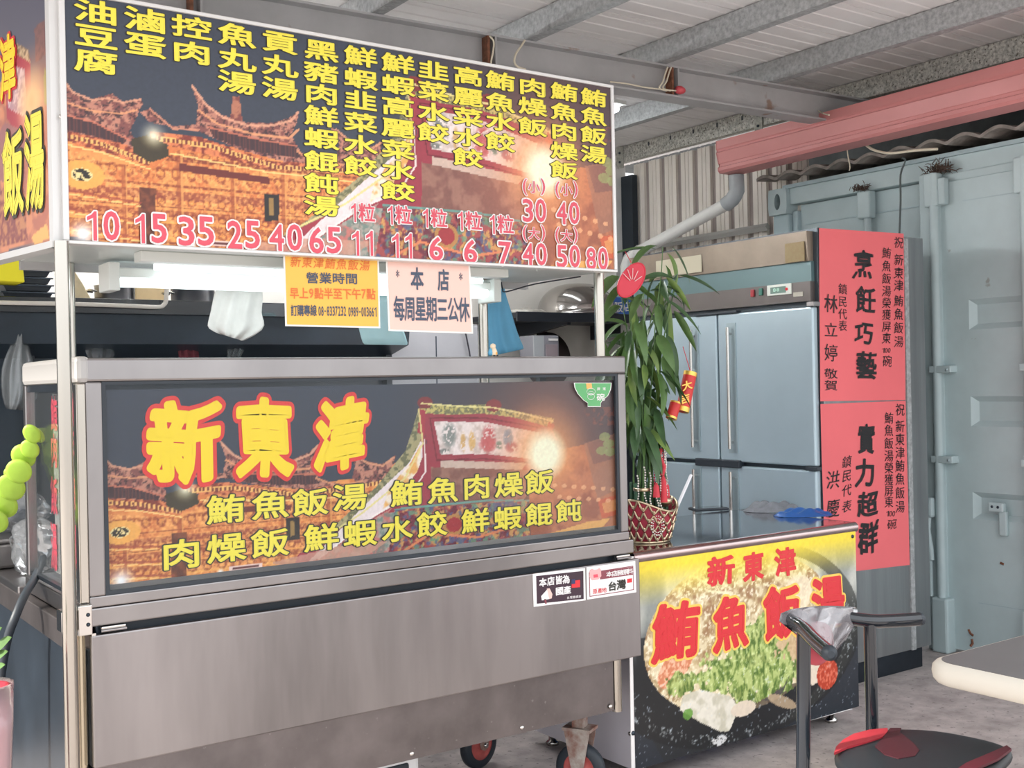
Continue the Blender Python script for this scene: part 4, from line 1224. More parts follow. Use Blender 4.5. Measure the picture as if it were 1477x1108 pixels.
# soup banner fixed on the counter front
PB = (1, 2.848)
coB, woB = frame_of(*PB)
sb = thing('soup_banner', 'yellow and black banner with a bowl of fish rice soup on the counter front', 'banner', (3.07, 2.848, .4))
def quadp(*pts): return pts
sheet_pts = [(906, 803.5), (1234, 766), (1227, 1023.5), (911, 1110)]
plate('sheet', sheet_pts, PB, .0, whitev, sb, th=.003)
aL, bT = coB(906, 803.5); aR, bB = coB(1234, 1023)
I = Ink(2.486, .066, 3.652, .768, .0042, coB)
n1 = I.n(9, 101); n2 = I.n(40, 103); n3 = I.n(110, 105)
I.col[:] = (.17, .19, .22)
I.put(np.clip((.18 - I.B) / .1, 0, 1) * np.clip((I.A - 2.8) / .3, 0, 1), (.14, .17, .20))
# steel streaks upper left and right
mk = np.clip((I.B - .36) / .2, 0, 1)
I.put(mk, (.62, .64, .62), .9)
stq = np.clip((I.n(7, 107, 1, .35) - .45) * 5, 0, 1) * mk
I.put(stq, (.84, .84, .80), .9)
rr = np.hypot(I.A - 3.2, (I.B - .42) * 1.1)
I.put((np.abs(rr - .60) < .10) & (I.A < 2.9) & (I.B < .50), (.16, .17, .18), .8)
# bowl
e = I.ell(1073, 925, 150, 128)
I.put((e < 1.32) * np.clip((.52 - I.B) / .12, 0, 1), (.12, .13, .14), .92)
I.put((e < 1.25) & (e > 1.0) & (I.A > 3.25), (.20, .21, .20), .7)
I.put(np.clip((n3 - .60) * 9, 0, 1) * ((e > 1.0) & (e < 1.2) & (I.B < .5)), (.60, .62, .62), .7)
# food
e = I.ell(1075, 912, 128, 114)
I.put(e < 1, (.72, .62, .46)); I.put((e < 1) * np.clip((n1 - .45) * 5, 0, 1), (.86, .78, .60), .8)
I.put((e < 1) * np.clip((n2 - .52) * 8, 0, 1), (.93, .88, .74), .8); I.put((e < 1) * np.clip((.45 - n2) * 8, 0, 1), (.58, .42, .30), .7)
I.put((e < 1) * np.clip((n3 - .58) * 9, 0, 1), (.97, .94, .84), .8)
I.put((e < 1) & (I.B < .22), (.28, .24, .20), .75)
for k in range(16):   # bean sprouts
    x_, y_ = 985 + (k * 47) % 170, 812 + (k * 31) % 55
    a_ = (k * 1.3) % 3.1; dx, dy = 18 * math.cos(a_), 9 * math.sin(a_)
    I.poly([(x_ - dx, y_ - dy - 1.6), (x_ + dx, y_ + dy - 1.6), (x_ + dx, y_ + dy + 1.6), (x_ - dx, y_ - dy + 1.6)], (.95, .92, .78), .85)
nl_ = I.n(55, 131, 1.6, .8)
e = I.ell(975, 960, 30, 22, .6); I.put(e < 1, (.84, .52, .38)); I.put((e < 1) * np.clip((n3 - .5) * 9, 0, 1), (.95, .78, .66), .8)
e = I.ell(1128, 935, 42, 24); I.put(e < 1, (.80, .68, .52), .8)
e = I.ell(1152, 855, 20, 26); I.put(e < 1, (.94, .88, .76), .8)
for cx_, cy_, rx_, ry_ in ((1075, 960, 62, 32), (1090, 985, 55, 26), (1100, 915, 40, 26), (1040, 975, 36, 22), (1120, 975, 36, 28), (985, 985, 22, 18)):
    e = I.ell(cx_, cy_, rx_, ry_) + (n2 - .5) * 2.2
    I.put(e < 1, (.50, .60, .30), .85); I.put((e < 1) * np.clip((nl_ - .50) * 10, 0, 1), (.74, .80, .50), .9); I.put((e < 1) * np.clip((.44 - nl_) * 9, 0, 1), (.28, .40, .16), .8); I.put((e < 1) * np.clip((n3 - .62) * 10, 0, 1), (.86, .90, .66), .6)
I.poly([(985, 1003), (1010, 995), (1052, 1004), (1066, 1020), (1052, 1054), (1040, 1056), (1010, 1042), (980, 1024)], (.90, .88, .82), 1, (.80, .78, .70), 30, 111)
e = I.ell(1072, 1022, 18, 11); I.put(e < 1, (.88, .82, .74))
e = I.ell(1172, 966, 16, 22); I.put(e < 1, (.90, .84, .76)); e = I.ell(1193, 972, 15, 22, .3); I.put(e < 1, (.72, .25, .16)); I.put((e < 1) * np.clip((n3 - .5) * 9, 0, 1), (.9, .5, .4), .7)
I.poly([(1100, 1010), (1130, 990), (1140, 972), (1128, 1000), (1112, 1012)], (.30, .28, .30), .8)
e = I.ell(1128, 1012, 22, 8, -.4); I.put(e < 1, (.78, .68, .55), .8)
e = I.ell(992, 1030, 7, 8); I.put(e < 1, (.4, .6, .25), .9)
e = I.ell(1037, 1068, 11, 7); I.put((e < 1) & (n3 > .47), (.82, .82, .82))
I.put((I.B < .33) * np.clip((n3 - .76) * 14, 0, 1), (.75, .8, .85), .6)
# yellow band along the top
e0_ = np.clip((I.B - .60) / .13, 0, 1) ** 1.2
I.put(e0_, (.94, .84, .22), .97)
I.col *= (.95 + .1 * n3)[..., None]
I.build('printed_picture', 1, 2.848, .0012, sb)
letters('heading', PB, [cell('新', 1039, 823, 40, 43, fit='bb', warp=.012), cell('東', 1086, 817, 30, 42, fit='bb', warp=.012), cell('津', 1132, 810, 31, 42, fit='bb', warp=.012)], [(.04, .0022, redv)], sb)
letters('dish_name', PB, [cell('鮪', 974, 910, 70, 84, fit='bb', warp=.012, shear=.08), cell('魚', 1053, 898, 52, 80, fit='bb', warp=.012), cell('飯', 1127, 883, 54, 78, fit='bb', warp=.012), cell('湯', 1193, 868, 48, 74, fit='bb', warp=.012)],
        [(.085, .0016, mat('amber_vinyl', (.95, .62, .12), .4)), (.042, .0032, redv)], sb)
for p in ((1230, 774), (914, 1058)):
    obj('screw', MB().lathe(on(1, *p, 2.845), [(0, -.003), (.006, -.002), (.008, .003)], 10, axis='y'), steel_dk, sb)
# blue crate feet seen beneath the counter
bc = thing('plastic_crate', 'blue plastic crate whose feet show beneath the counter', 'crate', (3.0, 3.15, 0))
blu = mat('blue_plastic', (.03, .10, .42), .4)
obj('crate_body', MB().box((2.80, 3.0, .045), (3.25, 3.35, .30)), blu, bc, bevel=.008)
for x in (2.83, 2.98, 3.21):
    obj('foot', MB().box((x - .03, 3.0, .0), (x + .03, 3.05, .05)), blu, bc, bevel=.004)

# things on the counter -------------------------------------------------
ZC = .786
bd = tag(obj('wooden_block', MB().box((2.865, 3.10, ZC), (2.895, 3.24, ZC + .105)), mat('pine_wood', (.72, .42, .22), .6, 0, 9, .2, stretch=(1, 1, 6)), bevel=.003), 'small upright tan wooden board behind the gold basket on the counter', 'board')
ph = thing('mobile_phone', 'flat black mobile phone lying on the counter in front of the fridge handles', 'phone', (3.27, 3.50, ZC))
c0 = on(2, 1022, 736, ZC)
R_ = Matrix.Rotation(-.4, 3, 'Z')
obj('phone_body', MB().obox((c0.x, c0.y, ZC + .006), (.16, .085, .011), R_), rubber, ph, bevel=.004)
obj('screen', MB().obox((c0.x, c0.y, ZC + .0125), (.145, .072, .002), R_), blackm, ph)
def rag(nm, px, py, sx, sy, h, m_, label, seed, rot=0.0):
    c = on(2, px, py, ZC); r = np.random.default_rng(seed)
    nx_, ny_ = 26, 16
    mb = MB(); vs = []
    for lay, hh in ((0, 1), (1, 0)):
        for j in range(ny_):
            for i in range(nx_):
                u, v = i / (nx_ - 1) * 2 - 1, j / (ny_ - 1) * 2 - 1
                rad = min(1, (abs(u) ** 4 + abs(v) ** 4) ** .25)
                x_ = u * sx * (1 + .08 * math.sin(v * 5 + seed)); y_ = v * sy * (1 + .1 * math.sin(u * 4 + seed))
                z_ = hh * h * (1 - rad ** 5) * (.6 + .25 * math.sin(u * 6 + v * 3 + seed) + .15 * math.sin(v * 9 - u * 4)) + .001
                cr, sr = math.cos(rot), math.sin(rot)
                vs.append((c.x + x_ * cr - y_ * sr, c.y + x_ * sr + y_ * cr, ZC + z_))
    n_2 = nx_ * ny_; fs = []
    for j in range(ny_ - 1):
        for i in range(nx_ - 1):
            q = j * nx_ + i
            fs.append((q, q + 1, q + nx_ + 1, q + nx_)); fs.append((n_2 + q + nx_, n_2 + q + nx_ + 1, n_2 + q + 1, n_2 + q))
    mb.add(vs, fs, True)
    return tag(obj(nm, mb, m_), label, 'cloth')
rag('cleaning_cloth', 1113, 737, .115, .07, .045, mat('grey_cloth', (.20, .21, .23), .9, 0, 30, .2), 'crumpled dark grey cloth on the counter left of the blue bag', 3, -.7)
rag('folded_bag', 1158, 744, .115, .06, .035, mat('blue_sheet', (.02, .10, .34), .35, 0, 8, .2), 'folded dark blue plastic bag lying at the right end of the counter', 8, -.6)
tag(obj('drinking_straw', MB().tube([on(1, 975, 735, 3.06), on(1, 997, 685, 3.06)], .006, 10), mat('clear_white', (.85, .87, .9), .3)), 'white straw sticking up at the right rim of the gold basket', 'straw')

# ================================================================== LUCKY BAMBOO in its gold basket
BX, BY = 2.735, 3.03
lb = thing('potted_lucky_bamboo', 'tall leafy lucky bamboo in a red and gold basket at the counter corner', 'plant', (BX, BY, ZC))
gold = mat('pale_gold', (.62, .50, .34), .28, .95, 30, .2)
redc = mat('red_satin', (.32, .02, .045), .5, 0, 20, .2)
H0 = .13
def rim(t): return H0 + .022 * math.cos(2 * (t - .3)) * 1.0
nseg = 40
mb = MB(); vs = []; 
for (f_, r0) in ((0, .076), (.25, .086), (.5, .096), (.75, .103), (1, .109)):
    for k in range(nseg):
        t = 2 * math.pi * k / nseg
        vs.append((BX + r0 * math.cos(t), BY + r0 * .82 * math.sin(t), ZC + .004 + f_ * rim(t)))
fs = [(i * nseg + k, i * nseg + (k + 1) % nseg, (i + 1) * nseg + (k + 1) % nseg, (i + 1) * nseg + k) for i in range(4) for k in range(nseg)]
fs.append(tuple(range(nseg - 1, -1, -1)))
mb.add(vs, fs, True)
bk = obj('basket', mb, redc, lb, label='red satin lining of the gold basket')
def bpnt(t, f_, out=.003):
    r0 = .076 + (.109 - .076) * f_ ** .9 + out
    return Vector((BX + r0 * math.cos(t), BY + r0 * .82 * math.sin(t), ZC + .004 + f_ * rim(t)))
mb = MB()
rows = 4; ncell = 17
for r_ in range(rows):
    for k in range(ncell):
        t0 = 2 * math.pi * (k + (r_ % 2) * .5) / ncell; dt = 2 * math.pi / ncell
        f0, f1 = r_ / rows, (r_ + 1) / rows
        mb.tube([bpnt(t0 - dt * .5, f1), bpnt(t0 - dt * .2, (f0 + f1) / 2 - .02), bpnt(t0, f0 + .03), bpnt(t0 + dt * .2, (f0 + f1) / 2 - .02), bpnt(t0 + dt * .5, f1)], .0042, 5, cap=False)
        mb.lathe(bpnt(t0, f0 + .10, .005), [(0, -.006), (.006, 0), (0, .006)], 6)
lat = obj('gold_lattice', mb, gold, bk); lat['kind'] = 'stuff'
obj('rim', MB().tube([bpnt(2 * math.pi * k / 48, 1, .002) for k in range(49)], .004, 8, cap=False), gold, bk)
obj('foot_ring', MB().tube([bpnt(2 * math.pi * k / 48, .0, .001) for k in range(49)], .0045, 8, cap=False), gold, bk)
# oval brooch on the side facing the viewer
tb = math.atan2(-BY, -BX) + .42
bc_ = bpnt(tb, .5, .006)
nb = Vector((math.cos(tb), math.sin(tb), 0)); ub = Vector((-math.sin(tb), math.cos(tb), 0))
mb = MB()
for k in range(18):
    a_ = 2 * math.pi * k / 18
    for q, rb in ((1.0, .0042), (.72, .003)):
        mb.lathe(bc_ + ub * (.024 * q * math.cos(a_)) + Vector((0, 0, .034 * q * math.sin(a_))), [(0, -rb), (rb * .8, -rb * .5), (rb, 0), (rb * .8, rb * .5), (0, rb)], 6)
obj('brooch', mb, mat('rhinestone', (.85, .80, .74), .15, .7), bk)
# gold ingot bowl and soil
obj('gold_ingot', MB().lathe((BX + .035, BY - .045, ZC + .125), [(0, .0), (.014, .0), (.026, .012), (.034, .03), (.031, .03), (.022, .016), (0, .013)], 20, sx=1.15, sy=.7), gold, lb)
obj('soil', MB().lathe((BX, BY, ZC + .10), [(0, 0), (.084, 0), (.084, .004), (0, .006)], 24, sy=.82), mat('soil', (.04, .03, .03), .95), lb)
# stems: cluster of tied canes, then long thin stems
cane = mat('dark_cane', (.03, .10, .05), .35, 0, 20, .3)
stemm = mat('green_stem', (.10, .20, .06), .5, 0, 20, .3)
leaf_ms = [mat('leaf_green', (.085, .17, .045), .42, 0, 14, .3), mat('leaf_dark', (.055, .12, .045), .42, 0, 14, .3), mat('leaf_light', (.17, .25, .06), .42, 0, 14, .3, col2=(.10, .19, .05))]
tips = []
r = random.Random(11)
for k in range(15):
    a_ = 2 * math.pi * k / 15; q = .028 + .03 * (k % 3) / 2
    cx_, cy_ = BX + q * 1.2 * math.cos(a_), BY + q * math.sin(a_)
    hh = .20 + .05 * r.random()
    mb = MB(); z = ZC + .10; pts = []; rs = []
    while z < ZC + hh:
        pts += [(cx_, cy_, z), (cx_, cy_, z + .006)]; rs += [.0085, .0072]; z += .035
    mb.tube(pts, rs, 8)
    obj('cane', mb, cane, lb)
for cx_, cy_ in ((BX - .045, BY - .02), (BX + .035, BY - .01)):
    obj('gold_band', MB().lathe((cx_, cy_, ZC + .185), [(.032, 0), (.034, .002), (.034, .010), (.032, .012)], 20), gold, lb)
stems = []
for k in range(9):
    a_ = 2 * math.pi * k / 9 + .3; q = .02 + .02 * (k % 2)
    x_, y_ = BX - .01 + q * math.cos(a_), BY + q * math.sin(a_)
    top_ = 1.50 + .36 * r.random()
    lean = Vector((-.10 + .028 * k + r.uniform(-.02, .02), r.uniform(-.03, .10), 0))
    pts = []
    for i in range(9):
        f_ = i / 8
        pts.append(Vector((x_, y_, ZC + .14)) + lean * f_ * f_ * 1.3 + Vector((0, 0, (top_ - ZC - .14) * f_)) + Vector((.006 * math.sin(i * 1.9 + k), .006 * math.cos(i * 1.7 + k), 0)))
    obj('stem', MB().tube(pts, [.0042 - .0025 * i / 8 for i in range(9)], 6), stemm, lb)
    stems.append(pts)
def leaf_mesh(L, W, bend, fold=.25):
    n_ = 8; vs = []; fs = []
    for i in range(n_ + 1):
        f_ = i / n_
        wd = W * (math.sin(math.pi * min(1, f_ ** .75)) ** .8 if 0 < f_ < 1 else .02)
        ang_ = bend * f_
        x_ = L * (math.sin(ang_) / bend if bend else f_) if bend else L * f_
        z_ = -L * (1 - math.cos(ang_)) / bend if bend else 0
        vs += [(x_, -wd / 2, z_ + wd * fold), (x_, 0, z_), (x_, wd / 2, z_ + wd * fold)]
    for i in range(n_):
        q = i * 3
        fs += [(q, q + 3, q + 4, q + 1), (q + 1, q + 4, q + 5, q + 2)]
    return vs, fs
leaf_meshes = []
for j, (L, W, b_) in enumerate(((.17, .035, .9), (.14, .032, .6), (.19, .036, 1.1), (.12, .026, .5), (.15, .040, .8), (.18, .030, .4))):
    for mi, m_ in enumerate(leaf_ms):
        me = bpy.data.meshes.new('leaf')
        vs, fs = leaf_mesh(L, W, b_)
        me.from_pydata(vs, [], fs); me.materials.append(m_); me.polygons.foreach_set('use_smooth', [True] * len(fs)); me.update()
        leaf_meshes.append(me)
def put_leaf(p, yaw, pitch, rollv, me, sc_=1.0):
    o = bpy.data.objects.new('leaf', me); C.objects.link(o); o.parent = lb
    o.location = Vector(p) - lb.location
    o.rotation_euler = Euler((rollv, pitch, yaw), 'XYZ')
    o.scale = (sc_,) * 3
cnt = 0
for pts in stems:
    for i in range(1, 9):
        nl = (3 if i % 2 else 2) if i < 8 else 4
        if i < 3: continue
        for q in range(nl):
            f_ = i + r.random() * .8 - .4
            i0 = int(max(0, min(7, f_))); p = pts[i0].lerp(pts[i0 + 1], f_ - i0 if f_ - i0 <= 1 else 1)
            yaw = r.uniform(0, 2 * math.pi)
            pitch = r.uniform(.45, 1.45) if i < 8 else r.uniform(-.6, 1.1)
            p = p + Vector((math.cos(yaw), math.sin(yaw), 0)) * r.uniform(0, .035)
            bi = r.choice([0, 1, 2, 4, 5, 5, 3]) * 3 + r.choice([0, 0, 1, 1, 2])
            put_leaf(p, yaw, pitch, r.uniform(-.6, .6), leaf_meshes[bi], r.uniform(.75, 1.15)); cnt += 1
# bead strings, tassels
pearl = mat('pearl', (.80, .76, .70), .2, .3)
def beads(x_, y_, z0_, z1_, m_=pearl):
    mb = MB(); z = z0_; i = 0
    while z > z1_:
        mb.lathe((x_ + .003 * math.sin(i), y_ + .003 * math.cos(i * .7), z), [(0, -.004), (.0034, -.002), (.0034, .002), (0, .004)], 6); z -= .009; i += 1
    obj('bead_string', mb, m_, lb)
for dx, dy, a0_, a1_ in ((-.06, -.05, .27, .12), (-.045, -.062, .25, .11), (-.02, -.068, .26, .10), (-.005, -.07, .24, .10), (.03, -.055, .33, .15), (.045, -.045, .30, .13), (.055, -.035, .34, .16), (.012, -.06, .36, .24), (-.075, -.03, .24, .12)):
    beads(BX + dx, BY + dy, ZC + a0_, ZC + a1_)
beads(BX + .02, BY - .06, ZC + .36, ZC + .26, mat('ruby_bead', (.5, .03, .07), .2))
beads(BX - .03, BY - .066, ZC + .27, ZC + .20, MATS['ruby_bead'])
tas = mat('red_tassel', (.62, .05, .07), .7)
for dx, dy, z_, ln in ((.005, -.075, .245, .10), (-.03, -.075, .215, .05), (.06, -.03, .21, .06)):
    obj('tassel', MB().tube([(BX + dx, BY + dy, ZC + z_), (BX + dx, BY + dy, ZC + z_ - ln * .25), (BX + dx, BY + dy, ZC + z_ - ln)], [.003, .010, .013], 10), tas, lb)
obj('ribbon', MB().tube([(BX + .01, BY - .06, ZC + .33), (BX - .01, BY - .07, ZC + .31), (BX + .012, BY - .072, ZC + .27), (BX, BY - .075, ZC + .24)], .008, 6), tas, lb)
# firecracker ornament hanging in the leaves
fc = thing('firecracker_ornament', 'red and gold firecracker ornament hanging among the bamboo leaves', 'ornament', on(1, 992, 537, 2.97))
fcr = mat('firecracker_red', (.62, .035, .03), .45); fgl = mat('gold_foil', (.85, .55, .12), .3, .6)
for (pa, pb_, rr_) in (((996, 537), (984, 594), .024), ((975, 580), (968, 604), .020)):
    A_, B_ = on(1, *pa, 2.97), on(1, *pb_, 2.97)
    o = obj('cracker', MB().tube([A_, B_], rr_, 18), fcr, fc)
    for t0, t1 in ((0.0, .10), (.88, 1.0)):
        obj('gold_band', MB().tube([A_.lerp(B_, t0), A_.lerp(B_, t1)], rr_ * 1.04, 18), fgl, o)
obj('string', MB().tube([on(1, 996, 537, 2.97), on(1, 985, 500, 3.0)], .0015, 5), tas, fc)
letters('lettering', (1, 2.944), [cell('大', 991, 556, 15, 15, rot=.2), cell('吉', 988, 575, 15, 15, rot=.2)], [(.03, .0, fgl)], fc)
# round red fan ornament at the top
fo = thing('fan_ornament', 'round red paper fan with a pale pattern hanging beside the right cart post', 'ornament', on(1, 910, 400, 2.93))
c0 = on(1, 911, 404, 2.93)
mb = MB(); ring = []
for k in range(24):
    a_ = 2 * math.pi * k / 24
    ring.append(c0 + Vector((.062 * math.cos(a_) + .012 * math.sin(a_), 0, .056 * math.sin(a_) + .022 * math.cos(a_))))
mb.prism(ring, (0, .006, 0)); obj('fan_leaf', mb, mat('fan_red', (.66, .04, .07), .5), fo)
obj('fan_rim', MB().tube(ring + [ring[0]], .0028, 6, cap=False), MATS['fan_red'], fo)
mb = MB()
for k in range(5):
    a_ = .5 + k * .5
    P_ = [c0 + Vector((q * .05 * math.cos(a_), -.004, q * .05 * math.sin(a_) - .01)) for q in (.25, .5, .8, 1)]
    mb.tube(P_, .0016, 4)
obj('pattern', mb, mat('pale_pink', (.85, .62, .62), .5), fo)
obj('string', MB().tube([c0 + Vector((0, 0, .06)), c0 + Vector((-.01, .02, .10))], .0015, 5), tas, fo)

# ================================================================== FRIDGE
fg = thing('upright_fridge', 'tall four-door stainless fridge with pale blue doors behind the counter', 'fridge', (4.24, 3.75, 0))
door_m = mat('door_film_blue', (.44, .55, .61), .28, .35, 2, .06)
bronze = mat('bronze_panel', (.26, .21, .165), .42, .5, 4, .18, spots=(30, .70, (.20, .15, .11)))
side_m = mat('fridge_side_steel', (.36, .38, .39), .38, .9, 3, .15, stretch=(6, 1, .4))
X0, X1, Y0, Y1 = 3.895, 4.625, 3.187, 4.36
obj('body', MB().box((X0, Y0, .10), (X1, Y1, 2.0)), side_m, fg, bevel=.004)
obj('plinth', MB().box((X0 + .05, Y0 + .03, .0), (X1 - .03, Y1 - .03, .10)), steel_dk, fg)
obj('front_frame', MB().box((3.876, Y0 - .001, .10), (X0, Y1, 2.003)), mat('dark_gasket', (.06, .075, .09), .4, .3), fg)
cn = obj('canopy_panel', MB().prism([(3.845, Y0 + .025, 1.862), (3.835, Y0 + .025, 1.99), (3.876, Y0 + .025, 1.99), (3.876, Y0 + .025, 1.862)], (0, Y1 - Y0 - .03, 0)), bronze, fg)
obj('compressor_strip', MB().box((3.855, Y0 + .02, 1.775), (3.878, Y1 - .01, 1.862)), mat('teal_strip', (.10, .17, .18), .35, .2), fg)
cp = obj('control_panel', MB().box((3.848, Y0 + .02, 1.69), (3.878, Y1 - .01, 1.775)), mat('bronze_dark', (.13, .115, .11), .3, .5, 4, .1), fg)
def fbox(nm, a_, b_, xo, m_, par, bv=0.002, th=.008):
    p, q = on(0, *a_, xo), on(0, *b_, xo)
    return obj(nm, MB().box((xo, p.y, p.z), (xo + th, q.y, q.z)), m_, par, bevel=bv)
dsp = fbox('temperature_display', (1106, 412), (1141, 424), 3.842, mat('display_bezel', (.72, .76, .70), .3), cp)
fbox('display_window', (1111, 415), (1133, 422), 3.840, mat('display_window', (.16, .26, .22), .2), dsp, 0, .004)
letters('display_digits', (0, 3.839), [cell('8', 1117, 418.5, 4, 5, fit='bb'), cell('8', 1122, 418, 4, 5, fit='bb')], [(.02, 0, mat('lit_digit', (.5, .8, .65), .4))], dsp)
obj('red_lamp', MB().lathe(on(0, 1134, 417, 3.839), [(0, -.002), (.006, -.001), (.007, .003)], 12, axis='x'), redv, dsp)
fbox('rating_label', (1144, 422), (1158, 427), 3.845, mat('rating_label', (.45, .43, .36), .5), cp, 0, .004)
fbox('red_switch', (1082, 418), (1087, 428), 3.840, mat('red_switch', (.35, .03, .04), .3), cp)
fbox('green_switch', (1094, 416), (1099, 426), 3.840, mat('green_switch', (.03, .16, .12), .3), cp)
fbox('note', (946, 377), (1012, 392), 3.836, mat('faded_note', (.52, .48, .36), .7), cn, 0, .002)
fbox('peeled_patch', (1132, 352), (1160, 376), 3.834, mat('peeled_patch', (.27, .20, .11), .8, 0, 60, .4, col2=(.36, .29, .16)), cn, 0, .003)
doors = [(3.193, 3.752, .979, 1.665), (3.762, 4.345, .979, 1.665), (3.193, 3.752, .16, .961), (3.762, 4.345, .16, .961)]
for i, (ya, yb, za, zb_) in enumerate(doors):
    d_ = obj('door', MB().box((3.842, ya, za), (3.876, yb, zb_)), door_m, fg, bevel=.008, seg=3)
    hy = 3.665 if i % 2 == 0 else 3.905
    h0_, h1_ = (1.04, 1.60) if i < 2 else (.58, .935)
    hh = obj('handle', MB().tube([(3.815, hy, h0_), (3.815, hy, h1_)], .0085, 12), chrome, d_)
    obj('door_trim', MB().box((3.838, hy - .028, h0_ - .02), (3.843, hy + .028, h1_ + .02)), mat('trim_blue', (.40, .50, .54), .3, .5), d_)
    for z in (h0_ + .03, h1_ - .03):
        obj('handle_post', MB().tube([(3.84, hy, z), (3.815, hy, z)], .006, 8), chrome, hh)
obj('centre_hinge', MB().box((3.826, 3.62, .952), (3.86, 3.905, .988)), rubber, fg, bevel=.004)
obj('centre_hinge', MB().box((3.830, 3.62, 1.664), (3.86, 3.90, 1.676)), rubber, fg, bevel=.003)
obj('side_hinge', MB().box((3.83, 3.175, .962), (3.86, 3.24, .978)), rubber, fg, bevel=.002)
obj('side_hinge', MB().box((3.83, 3.175, 1.665), (3.87, 3.215, 1.685)), steel, fg, bevel=.002)
obj('side_seam', MB().box((4.47, 3.180, .10), (4.50, 3.188, 1.99)), galv, fg)

# red couplet posters taped on the fridge side
redp = mat('red_paper', (.80, .155, .17), .75, 0, 2.5, .05)
ink = mat('brush_ink', (.012, .01, .012), .5)
PQ = (1, 3.184)
cp1 = thing('congratulation_poster', 'upper red paper with black brush calligraphy on the fridge side', 'poster', on(1, 1243, 450, 3.184))
def paper(pts, par, seed):
    cc_, ww = frame_of(*PQ)
    (a0, b0), (a1, b1) = cc_(*pts[3]), cc_(*pts[1])
    TL, TR, BR, BL = [cc_(*p) for p in pts]
    n_, m2 = 12, 20; vs = []; fs = []
    for j in range(m2 + 1):
        for i in range(n_ + 1):
            u, v = i / n_, j / m2
            a_ = (TL[0] * (1 - u) + TR[0] * u) * (1 - v) + (BL[0] * (1 - u) + BR[0] * u) * v
            b_ = (TL[1] * (1 - u) + TR[1] * u) * (1 - v) + (BL[1] * (1 - u) + BR[1] * u) * v
            o_ = .0008 + .0006 * math.sin(u * 7 + seed) * math.sin(v * 9 + seed)
            vs.append(ww(a_, b_, o_))
    for j in range(m2):
        for i in range(n_):
            q = j * (n_ + 1) + i
            fs.append((q, q + n_ + 1, q + n_ + 2, q + 1))
    return obj('paper', MB().add(vs, fs, True), redp, par)
paper([(1181, 329), (1303, 337), (1306, 577), (1183, 579)], cp1, 1)
IK = lambda o_: [(o_, .003, ink)]
K = dict(shear=.14, warp=.03)
letters('main_calligraphy', PQ, [cell(c_h, x_, y_, w_, h_, **K) for c_h, x_, y_, w_, h_ in (('烹', 1244, 382, 30, 44), ('飪', 1248, 433, 29, 42), ('巧', 1245, 481, 27, 37), ('藝', 1249, 527, 31, 44))], IK(.026), cp1)
letters('side_calligraphy', PQ, [cell(c_h, 1295.5, y_, 14, 19, **K) for c_h, y_ in zip('祝新東津鮪魚飯湯', (350, 375, 394, 412, 434, 453.5, 473, 493))], IK(0.0), cp1)
letters('side_calligraphy', PQ, [cell(c_h, 1278, y_, 13.5, 18, **K) for c_h, y_ in zip('鮪魚飯湯榮獲屏東', (365, 384, 402, 420, 437, 454, 471, 488))] + [cell(c_h, 1273.5 + i * 4.2, 505.5, 3.6, 7, fit='bb', shear=.2) for i, c_h in enumerate('100')] + [cell('碗', 1279, 521, 14, 19, **K)], IK(0.0), cp1)
letters('side_calligraphy', PQ, [cell(c_h, 1215, y_, 13, 18, **K) for c_h, y_ in zip('鎮民代表', (417, 435, 453, 470))], IK(0.0), cp1)
letters('side_calligraphy', PQ, [cell(c_h, 1198, y_, 20, h_, **K) for c_h, y_, h_ in (('林', 438, 30), ('立', 476, 24), ('婷', 509, 28), ('敬', 539, 17), ('賀', 556, 17))], IK(.006), cp1)
cp2 = thing('congratulation_poster', 'lower red paper with black brush calligraphy on the fridge side, partly behind the counter', 'poster', on(1, 1243, 700, 3.184))
paper([(1183, 583), (1306, 578), (1312, 815), (1190, 829)], cp2, 2)
letters('main_calligraphy', PQ, [cell(c_h, x_, y_, w_, h_, **K) for c_h, x_, y_, w_, h_ in (('實', 1249, 633, 25, 48), ('力', 1247, 682, 30, 44), ('超', 1251, 727, 30, 40), ('群', 1252, 775, 29, 52))], IK(.030), cp2)
letters('side_calligraphy', PQ, [cell(c_h, 1297.5, y_, 14, 20, **K) for c_h, y_ in zip('祝新東津鮪魚飯湯', (591, 615, 634, 653, 672, 691, 711, 731))], IK(0.002), cp2)
letters('side_calligraphy', PQ, [cell(c_h, 1281.5, y_, 13.5, 19, **K) for c_h, y_ in zip('鮪魚飯湯榮獲屏東', (603, 621, 639.5, 657.5, 675, 692, 708, 724))] + [cell(c_h, 1279.5 + i * 4.4, 741, 3.8, 8, fit='bb', shear=.2) for i, c_h in enumerate('100')] + [cell('碗', 1286, 756, 14, 17, **K)], IK(0.002), cp2)
letters('side_calligraphy', PQ, [cell(c_h, 1221, y_, 14, 20, **K) for c_h, y_ in zip('鎮民代表', (666, 686, 707, 730))], IK(0.002), cp2)
letters('side_calligraphy', PQ, [cell(c_h, 1201, y_, 20, 30, **K) for c_h, y_ in (('洪', 692), ('慶', 733))], IK(.006), cp2)

